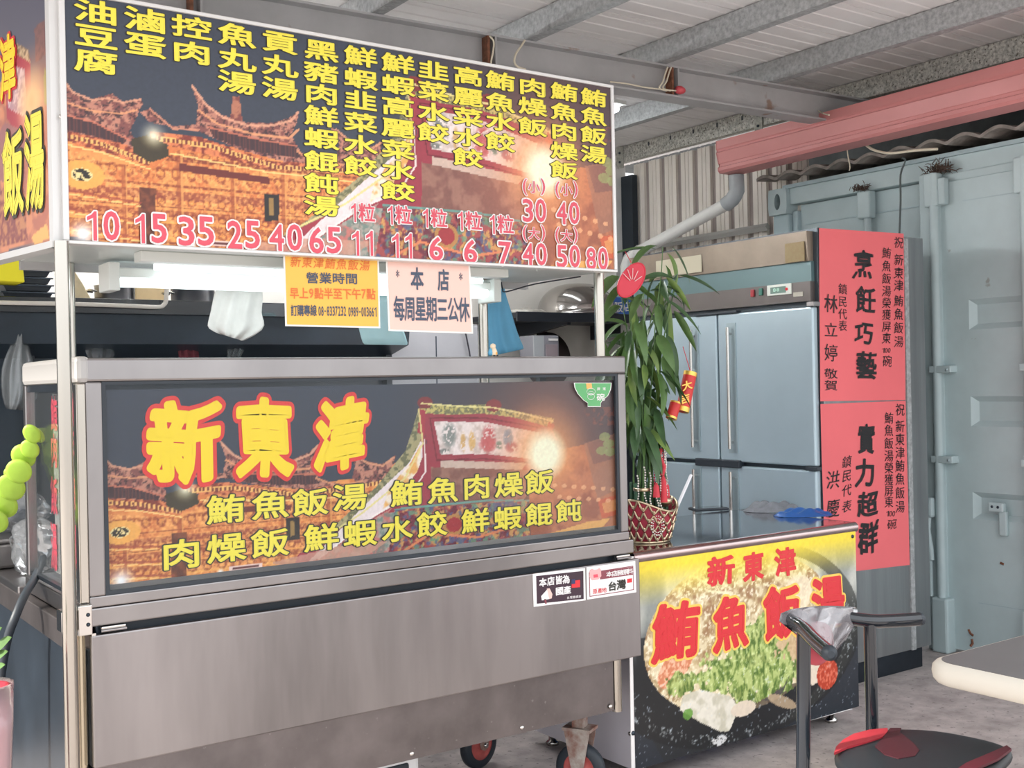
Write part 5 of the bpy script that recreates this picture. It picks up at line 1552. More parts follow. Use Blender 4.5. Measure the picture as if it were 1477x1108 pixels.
# ================================================================== KITCHEN BEHIND THE CART
dark = mat('black_back_panel', (.028, .042, .058), .3, 0, 3, .3)  # black lifted and blued in the colour, in place of haze
rk = thing('storage_rack', 'black rack with a dark back panel filling the kitchen behind the cart', 'rack', (1.0, 4.9, 0))
RX = on(1, 577, 500, 4.6).x
obj('back_panel', MB().box((-.9, 4.72, .0), (RX, 4.76, 1.69)), dark, rk)
obj('top_shelf', MB().box((-.9, 4.5, 1.69), (RX, 5.1, 1.72)), dark, rk, bevel=.004)
obj('shelf_lip', MB().box((-.9, 4.485, 1.665), (RX, 4.50, 1.725)), blackm, rk, bevel=.003)
obj('hood_edge', MB().prism([(-.9, 4.52, 1.55), (-.9, 4.50, 1.665), (-.9, 4.72, 1.665), (-.9, 4.72, 1.50)], (RX + .9, 0, 0)), dark, rk)
for x in (-.4, 1.0, RX - .03): obj('post', MB().box((x, 4.68, 0), (x + .03, 4.72, 1.69)), rubber, rk)
cable('conduit', [on(1, -60, 434, 4.46), on(1, 0, 436.5, 4.46), on(1, 100, 438.5, 4.46), on(1, 180, 441, 4.46), on(1, 225, 443, 4.46), on(1, 236, 440, 4.46), on(1, 240, 428, 4.46), on(1, 241, 380, 4.46)], .009, mat('cream_conduit', (.62, .60, .55), .5), 'cream conduit running along the black shelf edge and turning up')
# stacks of black trays, pots, box on the shelf
for k in range(4):
    t = thing('baking_tray', ('lowest', 'second from bottom', 'third from bottom', 'topmost')[k] + ' black tray of the stack at the far left of the top shelf', 'tray', (1.0, 4.75, 1.725 + k * .028), 'black trays stacked on the top shelf')
    a_, b_ = on(1, 3 + k * 1.5, 430, 4.58), on(1, 76 - k, 430, 4.58)
    z = 1.725 + k * .028
    obj('tray_pan', MB().prism([(a_.x + .012, 4.58, z), (b_.x - .012, 4.58, z), (b_.x, 4.575, z + .022), (a_.x, 4.575, z + .022)], (0, .3, 0)), mat('tray_black', (.045, .055, .07), .35, .3), t, bevel=.002)
    obj('tray_rim', MB().box((a_.x - .006, 4.568, z + .020), (b_.x + .006, 4.58, z + .025)), steel_dk, t)
t = thing('covered_box', 'dark lidded box on top of the black tray stack', 'box', (1.0, 4.75, 1.84))
a_, b_ = on(1, 8, 402, 4.58), on(1, 72, 402, 4.58)
obj('box_body', MB().box((a_.x, 4.58, 1.838), (b_.x, 4.85, 1.872)), MATS['tray_black'], t, bevel=.004)
obj('lid', MB().box((a_.x - .005, 4.575, 1.872), (b_.x - .02, 4.855, 1.882)), MATS['tray_black'], t, bevel=.003)
yb_ = thing('yellow_box', 'bright yellow box on the kitchen shelf under the end sign', 'box', on(1, 14, 405, 4.45))
a_, b_ = on(1, -6, 405, 4.40), on(1, 32, 380, 4.40)
obj('box_body', MB().prism([(a_.x, 4.40, a_.z), (b_.x + .008, 4.40, a_.z - .002), (b_.x, 4.40, b_.z + .01), (a_.x, 4.40, b_.z + .02)], (0, .15, 0)), mat('lemon_yellow', (.85, .78, .02), .5), yb_, bevel=.003)
obj('box_flap', MB().box((a_.x, 4.405, b_.z + .02), (b_.x - .004, 4.55, b_.z + .05)), mat('lemon_dark', (.60, .52, .05), .6), yb_)
def pot(px0, px1, pyb, hpx, Y, label, lid=False):
    a_, b_ = on(1, px0, pyb, Y), on(1, px1, pyb, Y)
    cx_ = (a_.x + b_.x) / 2; r_ = (b_.x - a_.x) / 2; h_ = hpx / FPX * 5.2
    t = thing('cooking_pot', label, 'pot', (cx_, Y, 1.725))
    z = 1.725
    obj('pot_body', MB().lathe((cx_, Y, z), [(0, 0), (r_ * .95, 0), (r_, .01), (r_, h_), (r_ * 1.04, h_ + .004), (r_ * .97, h_ + .004), (r_ * .96, .012), (0, .012)], 28), steel, t)
    obj('pot_handle', MB().tube([(cx_ - r_, Y - .03, z + h_ * .7), (cx_ - r_ - .03, Y - .03, z + h_ * .75), (cx_ - r_ - .03, Y + .03, z + h_ * .75), (cx_ - r_, Y + .03, z + h_ * .7)], .005, 8), chrome, t)
pot(137, 194, 432, 22, 4.75, 'steel pot on the shelf below the left end of the lamp')
pot(248, 308, 436, 22, 4.75, 'wide steel pot on the shelf left of the hanging white cloth')
# paper sacks on the shelf
sk = tag(obj('paper_sack', MB().prism([on(1, 100, 430, 4.7), on(1, 132, 432, 4.7), on(1, 120, 410, 4.7), on(1, 104, 385, 4.7), on(1, 96, 388, 4.7)], (0, .2, 0)), mat('sack_paper', (.78, .66, .42), .8, 0, 20, .15), bevel=.004), 'folded cream paper sack leaning on the shelf behind the left post', 'sack')
tag(obj('cardboard_box', MB().box((on(1, 196, 432, 4.95).x, 4.95, 1.725), (on(1, 238, 432, 4.95).x, 5.09, 1.86)), mat('cardboard', (.72, .54, .30), .8, 0, 10, .1), bevel=.003), 'pale tan cardboard box between the two steel pots on the shelf', 'box')
# hanging clear bags and aprons against the dark panel
bagm = film('cloudy_bag', (.50, .55, .57), .30, .2, .3)
bagd = film('dim_bag', (.36, .40, .43), .22, .2, .25)
def hang(nm, outline, Y, m_, label, cat, dep=.05, seed=0, rib=.012):
    """draped sheet bulging towards the viewer; outline in pixels (left edge list, right edge list, top to bottom)"""
    L_, R_ = outline
    m2 = len(L_); n_ = 14; vs = []; fs = []
    for j in range(m2):
        for i in range(n_ + 1):
            u = i / n_
            px = L_[j][0] * (1 - u) + R_[j][0] * u; py = L_[j][1] * (1 - u) + R_[j][1] * u
            o_ = dep * math.sin(math.pi * u) * min(1, .3 + j / m2) + rib * math.sin(u * 19 + seed + j * .6) * (.4 + .6 * j / m2)
            vs.append(on(1, px, py, Y - o_))
    for j in range(m2 - 1):
        for i in range(n_):
            q = j * (n_ + 1) + i
            fs.append((q, q + n_ + 1, q + n_ + 2, q + 1))
    o = tag(obj(nm, MB().add(vs, fs, True), m_), label, cat)
    md = o.modifiers.new('sub', 'SUBSURF'); md.levels = 1; md.render_levels = 1
    md = o.modifiers.new('solid', 'SOLIDIFY'); md.thickness = .0015
    return o
hang('plastic_bag', ([(20, 463), (22, 480), (16, 498), (4, 520), (0, 545), (2, 572), (8, 590)], [(38, 463), (37, 480), (40, 492), (48, 522), (56, 550), (58, 575), (36, 592)]), 4.55, bagm, 'large cloudy plastic bag hanging on the dark panel at the far left', 'bag', .08, 1)
hang('plastic_bag', ([(142, 470), (128, 496), (122, 505), (124, 512), (130, 520)], [(146, 470), (160, 500), (166, 508), (166, 514), (160, 521)]), 4.6, bagd, 'dim plastic bag on the dark panel just right of the left post', 'bag', .04, 2)
hang('plastic_bag', ([(190, 468), (192, 480), (200, 494), (212, 500)], [(226, 468), (226, 482), (224, 496), (220, 502)]), 4.6, bagd, 'faint round plastic bag on the dark panel above the red lettering', 'bag', .04, 3)
hang('checked_cloth', ([(244, 470), (250, 485), (256, 500), (258, 520)], [(275, 470), (280, 485), (286, 500), (288, 520)]), 4.62, mat('maroon_cloth', (.16, .035, .05), .9, 0, 30, .3), 'dim maroon cloth hanging on the dark panel below the white cloth', 'cloth', .02, 4)
hang('plastic_bag', ([(334, 485), (330, 495), (326, 505), (328, 518)], [(346, 480), (360, 492), (352, 504), (345, 518)]), 4.6, bagd, 'small grey plastic bag on the dark panel below the white cloth', 'bag', .03, 5)
# white cloth hung on the lamp
wc = hang('white_cloth', ([(311, 416), (307, 432), (304, 450), (300, 466), (299, 474), (318, 482)], [(379, 416), (379, 436), (376, 452), (381, 462), (383, 476), (352, 492)]), 3.28, mat('white_rag', (.82, .81, .78), .85, 0, 20, .06), 'white rag hanging from the lamp behind the cart', 'cloth', .03, 6, .016)
# cyan sheet behind the notices
hang('cyan_sheet', ([(510, 424), (512, 450), (518, 475), (523, 497)], [(572, 424), (575, 450), (582, 478), (590, 498)]), 3.9, mat('cyan_sheet', (.55, .85, .90), .6), 'pale cyan sheet hanging between the two paper notices', 'sheet', .02, 2, .002)
# blue bag hanging at the right of the lamp
bb = hang('blue_bag', ([(716, 412), (698, 424), (694, 445), (694, 470), (696, 495), (704, 515)], [(727, 412), (730, 428), (738, 450), (743, 470), (750, 490), (757, 503)]), 3.36, mat('sky_blue_cloth', (.13, .40, .62), .7, 0, 8, .12), 'blue cloth bag hanging from the canopy beside the small figurine', 'bag', .05, 1, .010)
# lamp: twin tube batten under the canopy
lamp = thing('tube_lamp', 'twin fluorescent tube lamp mounted under the cart canopy', 'lamp', (1.5, 3.1, 1.70))
bat = mat('lamp_white', (.74, .77, .74), .4)
obj('batten', MB().box((.90, 3.12, 1.675), (2.14, 3.16, 1.70)), bat, lamp, bevel=.003)
obj('end_cap', MB().box((.875, 3.10, 1.635), (.905, 3.20, 1.712)), bat, lamp, bevel=.003)
obj('end_cap', MB().box((2.13, 3.10, 1.635), (2.16, 3.20, 1.712)), bat, lamp, bevel=.003)
tube_m = mat('lit_tube', (.95, 1, 1), .4, emit=1.6, emit_col=(.86, .97, 1.0))
for yy, zz, xa, xb in ((3.17, 1.664, .925, 2.125), (3.10, 1.662, 1.0, 2.10)):
    obj('fluorescent_tube', MB().tube([(xa, yy, zz), (xb, yy, zz)], .0135, 14), tube_m, lamp)
lamp2 = thing('tube_lamp', 'second white lamp batten close behind the menu board', 'lamp', (1.5, 2.9, 1.70))
obj('batten', MB().box((.90, 2.90, 1.695), (2.05, 2.96, 1.722)), bat, lamp2, bevel=.003)
obj('clip', MB().box((1.245, 3.0, 1.692), (1.27, 3.02, 1.722)), steel_dk, lamp2)
obj('fluorescent_tube', MB().tube([(.96, 2.98, 1.690), (2.0, 2.98, 1.690)], .010, 12), tube_m, lamp2)
# one visible roof lamp and two hidden ones added to light the kitchen
bright = mat('added_tube_lit', (.95, 1, 1), .4, emit=60.0, emit_col=(.97, .98, 1.0))
for nm_, c_l, lab in (('a', Vector((3.80, 4.97, 2.77)), 'tube lamp under the roof just right of the menu board'), ('b', Vector((1.6, 5.2, 2.70)), 'added unseen tube lamp above the black rack that brightens the kitchen'), ('c', Vector((2.62, 4.2, 2.28)), 'added hidden tube lamp on two wires that brightens the wall under the shelf')):
    rl = thing('roof_or_fill_lamp', lab, 'lamp', c_l)
    if nm_ == 'a':
        obj('batten', MB().box(c_l - Vector((.05, .60, -.01)), c_l + Vector((.05, .60, .03))), bat, rl, bevel=.003)
        obj('fluorescent_tube', MB().tube([c_l - Vector((0, .58, .012)), c_l + Vector((0, .58, -.012))], .018, 12), mat('small_tube_lit', (.95, 1, 1), .4, emit=8.0, emit_col=(.95, .98, 1.0)), rl)
    else:
        obj('batten', MB().box(c_l - Vector((.60, .05, -.01)), c_l + Vector((.60, .05, .05))), bat, rl, bevel=.003)
        for sx in (-.5, .5): obj('hanger', MB().tube([c_l + Vector((sx, 0, .04)), Vector((c_l.x + sx, c_l.y, 2.905))], .003, 6), chrome, rl)
        obj('fluorescent_tube', MB().tube([c_l - Vector((.58, 0, .012)), c_l + Vector((.58, 0, -.012))], .018, 12), bright, rl)
# thin wires below the canopy
cable('cable', [(2.16, 3.1, 1.70), (2.20, 3.15, 1.685), (2.25, 3.2, 1.68), (2.30, 3.1, 1.70), (2.38, 2.95, 1.715)], .0025, mat('thin_black_wire', (.03, .03, .04), .5), 'thin dark wire looping under the right end of the canopy')
# grey steel cupboard at the centre back, white tiles right
gc = thing('steel_cupboard', 'grey steel cupboard standing behind the cart under the pink notice', 'cupboard', (3.0, 4.9, 0))
gx0, gx1 = RX + .01, on(1, 690, 500, 4.7).x
obj('cupboard_body', MB().box((gx0, 4.7, 0), (gx1, 5.2, 1.66)), mat('matte_grey_steel', (.40, .40, .42), .5, .3, 3, .08), gc, bevel=.004)
obj('door_seam', MB().box(((gx0 + gx1) / 2 - .002, 4.696, .1), ((gx0 + gx1) / 2 + .002, 4.70, 1.6)), steel_dk, gc)
cable('cable', [on(1, 671, 478, 4.68), on(1, 674, 492, 4.68), on(1, 678, 514, 4.68), on(1, 679, 540, 4.68)], .004, MATS['thin_black_wire'], 'dark wire running down the grey cupboard')
# wall shelf at the right with the big bowl
SX0, SX1 = 3.72, 4.95
sh = thing('wall_shelf', 'black wall shelf with a bracket at the right of the kitchen', 'shelf', (4.3, 5.5, 1.75))
obj('shelf_board', MB().box((SX0, 5.2, 1.735), (SX1, 5.8, 1.765)), mat('shelf_black', (.03, .035, .045), .35, .3), sh, bevel=.003)
obj('shelf_lip', MB().box((SX0, 5.19, 1.715), (SX1, 5.205, 1.77)), MATS['shelf_black'], sh, bevel=.003)
for x in (4.10, 4.75):
    obj('bracket', MB().prism([(x, 5.22, 1.735), (x, 5.80, 1.735), (x, 5.80, 1.64), (x, 5.78, 1.64), (x, 5.26, 1.70), (x, 5.22, 1.70)], (.03, 0, 0)), MATS['shelf_black'], sh)
bw = thing('mixing_bowl', 'large upturned steel bowl on the black wall shelf', 'bowl', (4.12, 5.45, 1.77))
bcx = (on(1, 786, 440, 5.45).x + on(1, 876, 440, 5.45).x) / 2; br = (on(1, 876, 440, 5.45).x - on(1, 786, 440, 5.45).x) / 2
prof = [(br * 1.04, 0), (br * 1.04, .006), (br, .008)] + [(br * math.cos(a_) ** .75, .008 + .19 * math.sin(a_) ** .95) for a_ in [i * math.pi / 2 / 14 for i in range(1, 14)]] + [(0, .20)]
obj('bowl_shell', MB().lathe((bcx, 5.45, 1.772), prof, 40), mat('mirror_bowl', (.45, .43, .41), .16, 1.0), bw)
obj('bowl_rim', MB().tube([(bcx + br * 1.03 * math.cos(t), 5.45 + br * 1.03 * math.sin(t), 1.777) for t in [i * math.pi / 20 for i in range(41)]], .006, 8, cap=False), chrome, bw)
hp = obj('crumpled_wrap', MB().lathe((on(1, 760, 428, 5.4).x, 5.4, 1.768), [(0, .0), (.06, .0), (.09, .012), (.07, .03), (.04, .022), (.02, .045), (0, .04)], 14, sx=1.5), mat('foil', (.7, .68, .62), .3, .4, 20, .3)); tag(hp, 'crumpled pale wrap beside the upturned bowl on the shelf', 'wrap')
# small blue box on the shelf, behind the plant
bx = thing('blue_box', 'small blue and white box on the shelf behind the bamboo leaves', 'box', on(1, 895, 445, 5.3))
a_, b_ = on(1, 884, 455, 5.3), on(1, 938, 430, 5.3)
obj('box_body', MB().box((a_.x, 5.3, 1.77), (b_.x, 5.45, b_.z)), mat('box_blue', (.04, .14, .50), .5), bx, bevel=.003)
letters('lettering', (1, 5.298), [cell('阪', 892, 443, 13, 17), cell('店', 905, 442, 13, 17)], [(.02, 0, whitev)], bx)
# scales and a round lid behind the top rail
lid = thing('round_lid', 'dark round pan lid standing behind the grey box', 'lid', (3.9, 5.72, 1.3))
lc = on(1, 790, 520, 5.70)
lr = on(1, 822, 520, 5.7).x - lc.x
lm = mat('dark_lid', (.07, .05, .05), .5, .2)
obj('lid_disc', MB().lathe((lc.x, 5.70, lc.z), [(0, -.03), (lr * .5, -.028), (lr, -.01), (lr, .0), (0, .0)], 36, axis='y'), lm, lid)
obj('lid_knob', MB().lathe((lc.x, 5.66, lc.z), [(0, -.03), (.02, -.028), (.012, .0), (.012, .02)], 14, axis='y'), rubber, lid)
obj('lid_hook', MB().box((lc.x - .01, 5.71, lc.z + lr - .02), (lc.x + .01, 5.80, lc.z + lr + .005)), lm, lid)
gb = thing('weighing_scale', 'grey boxy scale display behind the right end of the top rail', 'scale', (3.5, 5.0, 1.3))
a_, b_ = on(1, 771, 540, 5.0), on(1, 806, 484, 5.0)
xm = on(1, 784, 500, 5.0).x
obj('scale_body', MB().box((a_.x, 5.0, a_.z), (b_.x, 5.14, b_.z)), mat('scale_grey', (.24, .24, .27), .5), gb, bevel=.006)
obj('scale_side', MB().box((a_.x - .004, 4.994, a_.z), (xm, 5.002, b_.z - .002)), mat('scale_grey_light', (.38, .40, .42), .5), gb)
obj('scale_window', MB().box((xm + .012, 4.992, b_.z - .14), (b_.x - .015, 5.001, b_.z - .05)), mat('scale_panel', (.30, .25, .27), .4), gb, bevel=.003)
obj('scale_label', MB().box((xm + .035, 4.992, b_.z - .03), (b_.x - .012, 5.0, b_.z - .018)), whitev, gb)
obj('scale_pole', MB().box(((a_.x + b_.x) / 2 - .02, 5.04, 0.9), ((a_.x + b_.x) / 2 + .02, 5.08, a_.z + .01)), steel_dk, gb)
kt = thing('kitchen_table', 'steel kitchen table behind the cart glass', 'table', (3.3, 5.0, 0))
obj('table_top', MB().box((3.25, 4.80, .87), (3.80, 5.35, .90)), steel, kt, bevel=.004)
for x in (3.28, 3.77):
    for y in (4.83, 5.32): obj('leg', MB().tube([(x, y, 0), (x, y, .87)], .018, 10), steel, kt)
# little figurine on the cart's top rail
fgn = thing('figurine', 'tiny blue, cream and orange animal figurine on the top rail of the cart', 'figurine', on(1, 710, 515, 2.79))
fc0 = on(1, 711, 515, 2.79); fx, fy, fz = fc0.x, 2.79, 1.444
cr_ = mat('figurine_cream', (.80, .66, .48), .5); bl_ = mat('figurine_blue', (.12, .40, .62), .5); og = mat('figurine_orange', (.80, .42, .10), .5)
obj('body', MB().lathe((fx + .004, fy, fz), [(0, 0), (.008, .0), (.011, .006), (.010, .016), (.006, .024), (0, .026)], 14), cr_, fgn)
obj('head', MB().lathe((fx + .001, fy, fz + .030), [(0, -.009), (.007, -.006), (.009, 0), (.007, .006), (0, .009)], 14), cr_, fgn)
obj('cape', MB().lathe((fx - .007, fy + .002, fz + .002), [(0, 0), (.007, .001), (.008, .010), (.004, .02), (0, .022)], 12), bl_, fgn)
obj('belly', MB().lathe((fx + .006, fy - .006, fz + .008), [(0, -.006), (.005, -.003), (.006, 0), (.005, .004), (0, .006)], 10), og, fgn)
obj('foot', MB().box((fx - .003, fy - .012, fz), (fx + .002, fy - .004, fz + .004)), rubber, fgn, bevel=.001)
obj('foot', MB().box((fx + .006, fy - .012, fz), (fx + .012, fy - .004, fz + .004)), rubber, fgn, bevel=.001)

# inside the case's left end: red hanging banner strips seen through the side glass
rs = thing('red_lettering_strip', 'clear strip with red characters seen through the end glass of the case', 'sign', (.79, 3.0, .9))
def xplate(nm, y0_, y1_, z0_, z1_, m_, x_): return obj(nm, MB().box((x_, y0_, z0_), (x_ + .002, y1_, z1_)), m_, rs)
sheetm = mat('pale_strip', (.62, .62, .60), .5)
for yy0, yy1 in ((2.835, 2.92), (3.08, 3.19)):
    xplate('strip', yy0, yy1, .88, 1.36, film('strip_film', (.6, .6, .58), .35), .745)
deepred = mat('deep_red', (.50, .03, .06), .5)
for (px, w_, ys_) in ((110, 14, (592, 640, 712, 790)), (78, 9, (596, 650, 715, 788))):
    letters('lettering', (0, .742), [cell(c_h, px, y_, w_, h_) for c_h, y_, h_ in zip('鮪肉飯湯', ys_, (56, 54, 60, 76))], [(.03, 0, deepred)], rs)
obj('orange_patch', MB().box((.750, 2.84, 1.13), (.752, 2.915, 1.23)), mat('orange_patch', (.62, .20, .06), .5), rs)
obj('green_patch', MB().box((.7502, 2.84, 1.10), (.7522, 2.915, 1.13)), mat('green_patch', (.25, .4, .08), .5), rs)

# ---------------------------------------------------------------- left edge: tray, bags, lime garland, hose, potted plant
tr = thing('food_container', 'rectangular steel food container on the side tray, wrapped in plastic', 'container', (.72, 3.85, .82))
obj('container_body', MB().box((.70, 3.76, .821), (1.0, 4.05, .90)), steel, tr, bevel=.01)
obj('container_lid', MB().box((.69, 3.75, .90), (1.01, 4.06, .915)), steel, tr, bevel=.006)
def wrapbag(c, rx, ry, rz, m_, label, seed):
    r2_ = random.Random(seed); n_, m2 = 22, 12; vs = []; fs = []
    for j in range(m2 + 1):
        ph_ = math.pi * j / m2
        for i in range(n_):
            t = 2 * math.pi * i / n_
            k_ = 1 + .16 * math.sin(3 * t + j * .8 + seed) + .10 * math.sin(7 * t - j + seed) + r2_.uniform(-.05, .05)
            vs.append((c[0] + rx * k_ * math.sin(ph_) * math.cos(t), c[1] + ry * k_ * math.sin(ph_) * math.sin(t), max(c[2] - rz, c[2] + rz * math.cos(ph_) * (1 + .1 * math.sin(5 * t)))))
    for j in range(m2):
        for i in range(n_):
            fs.append((j * n_ + i, (j + 1) * n_ + i, (j + 1) * n_ + (i + 1) % n_, j * n_ + (i + 1) % n_))
    return tag(obj('plastic_bag', MB().add(vs, fs, True), m_), label, 'bag')
clearb = film('clear_bag', (.55, .58, .62), .16, .12, .25)
wrapbag((.78, 3.56, .905), .07, .13, .085, clearb, 'clear crumpled plastic bag on the side tray beside the case', 4)
wrapbag((.80, 3.90, .985), .09, .12, .07, clearb, 'clear plastic wrap bunched over the steel container', 9)
# lime garland: string of bright green discs
lime = mat('lime_plastic', (.30, .48, .045), .45, 0, 10, .15)
gl = thing('lime_garland', 'string of bright lime green round discs hanging at the left edge', 'garland', at(30, 690, 2.9))
gp = [(46, 626, 9, 12), (43, 648, 10, 12), (34, 658, 13, 15), (27, 680, 14, 15), (16, 703, 15, 17), (6, 728, 14, 17), (-6, 752, 13, 15), (55, 628, 6, 10), (2, 700, 6, 10), (14, 684, 6, 8)]
for i, (px, py, rx_, ry_) in enumerate(gp):
    c = at(px, py, 3.0 + .01 * (i % 3) + (.03 if i > 6 else 0))
    k_ = 3.75 / FPX
    prof = [(0, -.006), (.7, -.005), (.96, -.003), (1, 0), (.96, .003), (.7, .005), (0, .006)]
    vs = []; n_ = 22
    tilt = Matrix.Rotation(YAW + .25, 3, 'Z') @ Matrix.Rotation(.25, 3, 'X') @ Matrix.Rotation(-.5, 3, 'Y')
    for r_, h_ in prof:
        for k in range(n_):
            t = 2 * math.pi * k / n_
            vs.append(c + tilt @ Vector((r_ * rx_ * k_ * math.cos(t) * 1.02, h_, r_ * ry_ * k_ * math.sin(t))))
    fs = [(a * n_ + k, a * n_ + (k + 1) % n_, (a + 1) * n_ + (k + 1) % n_, (a + 1) * n_ + k) for a in range(len(prof) - 1) for k in range(n_)]
    obj('disc', MB().add(vs, fs, True), lime, gl)
obj('string', MB().tube([at(48, 618, 3.06), at(46, 626, 3.07), at(27, 680, 3.07), at(-6, 752, 3.07)], .003, 6), mat('lime_string', (.3, .5, .05), .6), gl)
cable('hose', [at(62, 806, 3.25), at(50, 835, 3.05), at(36, 858, 2.95), at(22, 890, 2.9), at(10, 925, 2.9), at(0, 990, 2.9), at(-8, 1100, 2.9)], .012, rubber, 'thick black hose hanging over the edge of the side tray')
pp = thing('potted_plant', 'small green plant in a red pot wrapped in clear plastic at the left edge', 'plant', at(-22, 1120, 2.45))
pc = at(-20, 1000, 2.45)
obj('pot', MB().lathe((pc.x, pc.y, pc.z - .30), [(0, 0), (.03, 0), (.045, .30), (.048, .30), (.048, .315), (.04, .315), (.03, .28), (0, .28)], 20), mat('red_pot', (.50, .03, .05), .4), pp)
obj('plastic_wrap', MB().lathe((pc.x, pc.y, pc.z - .31), [(.035, 0), (.048, .12), (.053, .22), (.056, .33), (.050, .30)], 18), film('pink_wrap', (.80, .55, .58), .45, .15, .5), pp)
obj('stem', MB().tube([pc, pc + Vector((0, 0, .16))], .004, 6), stemm, pp)
for (px0, py0, px1, py1, w_) in ((-14, 940, 16, 920, .030), (-14, 950, 11, 940, .022), (-14, 965, 7, 959, .018), (-10, 920, 2, 906, .020)):
    A_, B_ = at(px0, py0, 2.45), at(px1, py1, 2.42)
    d_ = (B_ - A_); L_ = d_.length; u_ = d_.normalized(); v_ = Vector((0, 0, 1)).cross(u_).normalized() * .4 + Vector((0, 0, .9)); vs = []; fs = []
    for i in range(8):
        f_ = i / 7; wd = w_ * math.sin(math.pi * max(.02, min(.98, f_))) ** .8
        p = A_ + d_ * f_
        vs += [p - v_ * wd / 2, p + cF * .004, p + v_ * wd / 2]
    for i in range(7): fs += [(i * 3, i * 3 + 3, i * 3 + 4, i * 3 + 1), (i * 3 + 1, i * 3 + 4, i * 3 + 5, i * 3 + 2)]
    obj('leaf', MB().add(vs, fs, True), leaf_ms[0], pp)

# under the cart
wcx = on(1, 607, 1100, 3.05)
wcr = thing('white_crate', 'white plastic crate under the cart, only its top edge in view', 'crate', (1.58, 3.1, 0))
obj('crate_body', MB().box((1.50, 2.95, .0), (1.72, 3.35, .262)), white_p, wcr, bevel=.015)
obj('crate_slot', MB().box((1.545, 2.943, .195), (1.68, 2.955, .235)), rubber, wcr, bevel=.008)
rd = tag(obj('red_bottle_crate', MB().box((2.35, 3.75, .0), (2.65, 4.1, .16)), mat('crate_red', (.35, .03, .05), .5), bevel=.01), 'dark red plastic crate on the floor behind the cart wheel', 'crate')

# ================================================================== CHAIR with bag over its back
def wp(lat, dep, z): return Vector((lat * cR.x + dep * cF.x, lat * cR.y + dep * cF.y, z))
ch = thing('steel_chair', 'black tubular chair with a red and black seat and a plastic bag over its back', 'chair', wp(.95, 2.72, 0))
p1 = wp(.685, 2.70, .755); p2 = wp(.925, 2.96, .715)
t1 = at(1196, 942, 2.50); t2 = at(1326, 893, 2.99)
m1 = wp(.71, 2.86, .775)
arc = [t1, t1.lerp(p1, .5), p1 + Vector((0, 0, .004)), at(1138, 893, 2.80), at(1162, 889, 2.90), at(1205, 889, 2.97), p2 + Vector((0, 0, .004)), p2.lerp(t2, .5), t2]
P_ = arc; sm = []
for i in range(len(P_) - 1):
    q0 = P_[max(i - 1, 0)]; q1 = P_[i]; q2 = P_[i + 1]; q3 = P_[min(i + 2, len(P_) - 1)]
    for t in (0, .2, .4, .6, .8): sm.append(.5 * ((2 * q1) + (-q0 + q2) * t + (2 * q0 - 5 * q1 + 4 * q2 - q3) * t * t + (-q0 + 3 * q1 - 3 * q2 + q3) * t ** 3))
sm.append(P_[-1])
rr_ = .018
obj('back_rail', MB().tube(sm, rr_, 18), blackm, ch)
for tp, pv in ((t1, sm[1]), (t2, sm[-2])):
    d_ = (tp - pv).normalized()
    obj('end_cap', MB().tube([tp - d_ * .002, tp + d_ * .008, tp + d_ * .014], [rr_ * 1.01, rr_ * .9, rr_ * .45], 18), rubber, ch)
f1 = at(1152, 1108, 2.70); f1 = Vector((f1.x, f1.y, 0)); f2 = Vector((p2.x, p2.y, 0))
obj('leg', MB().tube([p1, Vector((p1.x + (f1.x - p1.x) * .5, p1.y + (f1.y - p1.y) * .5, .38)), f1], .0168, 16), blackm, ch, label='rear leg nearer the food cart')
obj('leg', MB().tube([p2, f2], .0165, 16), blackm, ch)
# seat
sc_ = on(2, 1333, 1082, .452)
seat_px = [(1201, 1089), (1204, 1078), (1214, 1066), (1230, 1057), (1255, 1051), (1281, 1048.5), (1310, 1048), (1349, 1050), (1385, 1056), (1425, 1064), (1452, 1072), (1461, 1078), (1462, 1085), (1440, 1105), (1405, 1140), (1365, 1172), (1330, 1185), (1295, 1172), (1250, 1135), (1215, 1105)]
top_ = [on(2, x_, y_, .452) for x_, y_ in seat_px]
cen = sum(top_, Vector()) / len(top_)
n_ = len(top_); vs = []; fs = []
for f_, z_ in ((.0, .458), (.5, .457), (.85, .454), (.96, .449), (1.0, .440), (1.0, .428), (.96, .420), (0, .420)):
    for p in top_:
        q = cen + (p - cen) * f_; vs.append((q.x, q.y, z_))
for a in range(7):
    for k in range(n_): fs.append((a * n_ + k, a * n_ + (k + 1) % n_, (a + 1) * n_ + (k + 1) % n_, (a + 1) * n_ + k))
so = obj('seat', MB().add(vs, fs, True), mat('seat_black', (.010, .015, .020), .5, 0, 4, .3), ch, label='black moulded seat')
so.modifiers.new('sub', 'SUBSURF').render_levels = 1
redseat = mat('seat_red', (.45, .03, .045), .5)
def seat_patch(pts, m_, z=.4595, nm='seat_inlay'):
    P_ = [on(2, x_, y_, z) for x_, y_ in pts]
    P_ = [Vector((p.x, p.y, z)) for p in P_]
    return obj(nm, MB().prism(P_, (0, 0, -.006)), m_, ch)
seat_patch([(1203, 1086), (1206, 1077), (1216, 1067), (1231, 1058.5), (1254, 1052.5), (1280, 1050), (1281, 1056), (1272, 1063), (1250, 1070), (1222, 1077)], redseat)
seat_patch([(1284, 1050), (1300, 1050), (1298, 1056), (1318, 1072), (1326, 1082), (1320, 1090), (1296, 1094), (1276, 1088), (1262, 1076), (1272, 1066)], mat('seat_maroon', (.05, .008, .014), .5))
seat_patch([(1452, 1075), (1459, 1080), (1440, 1094), (1400, 1112), (1376, 1112), (1394, 1100), (1432, 1084)], mat('seat_wine', (.11, .010, .022), .5))
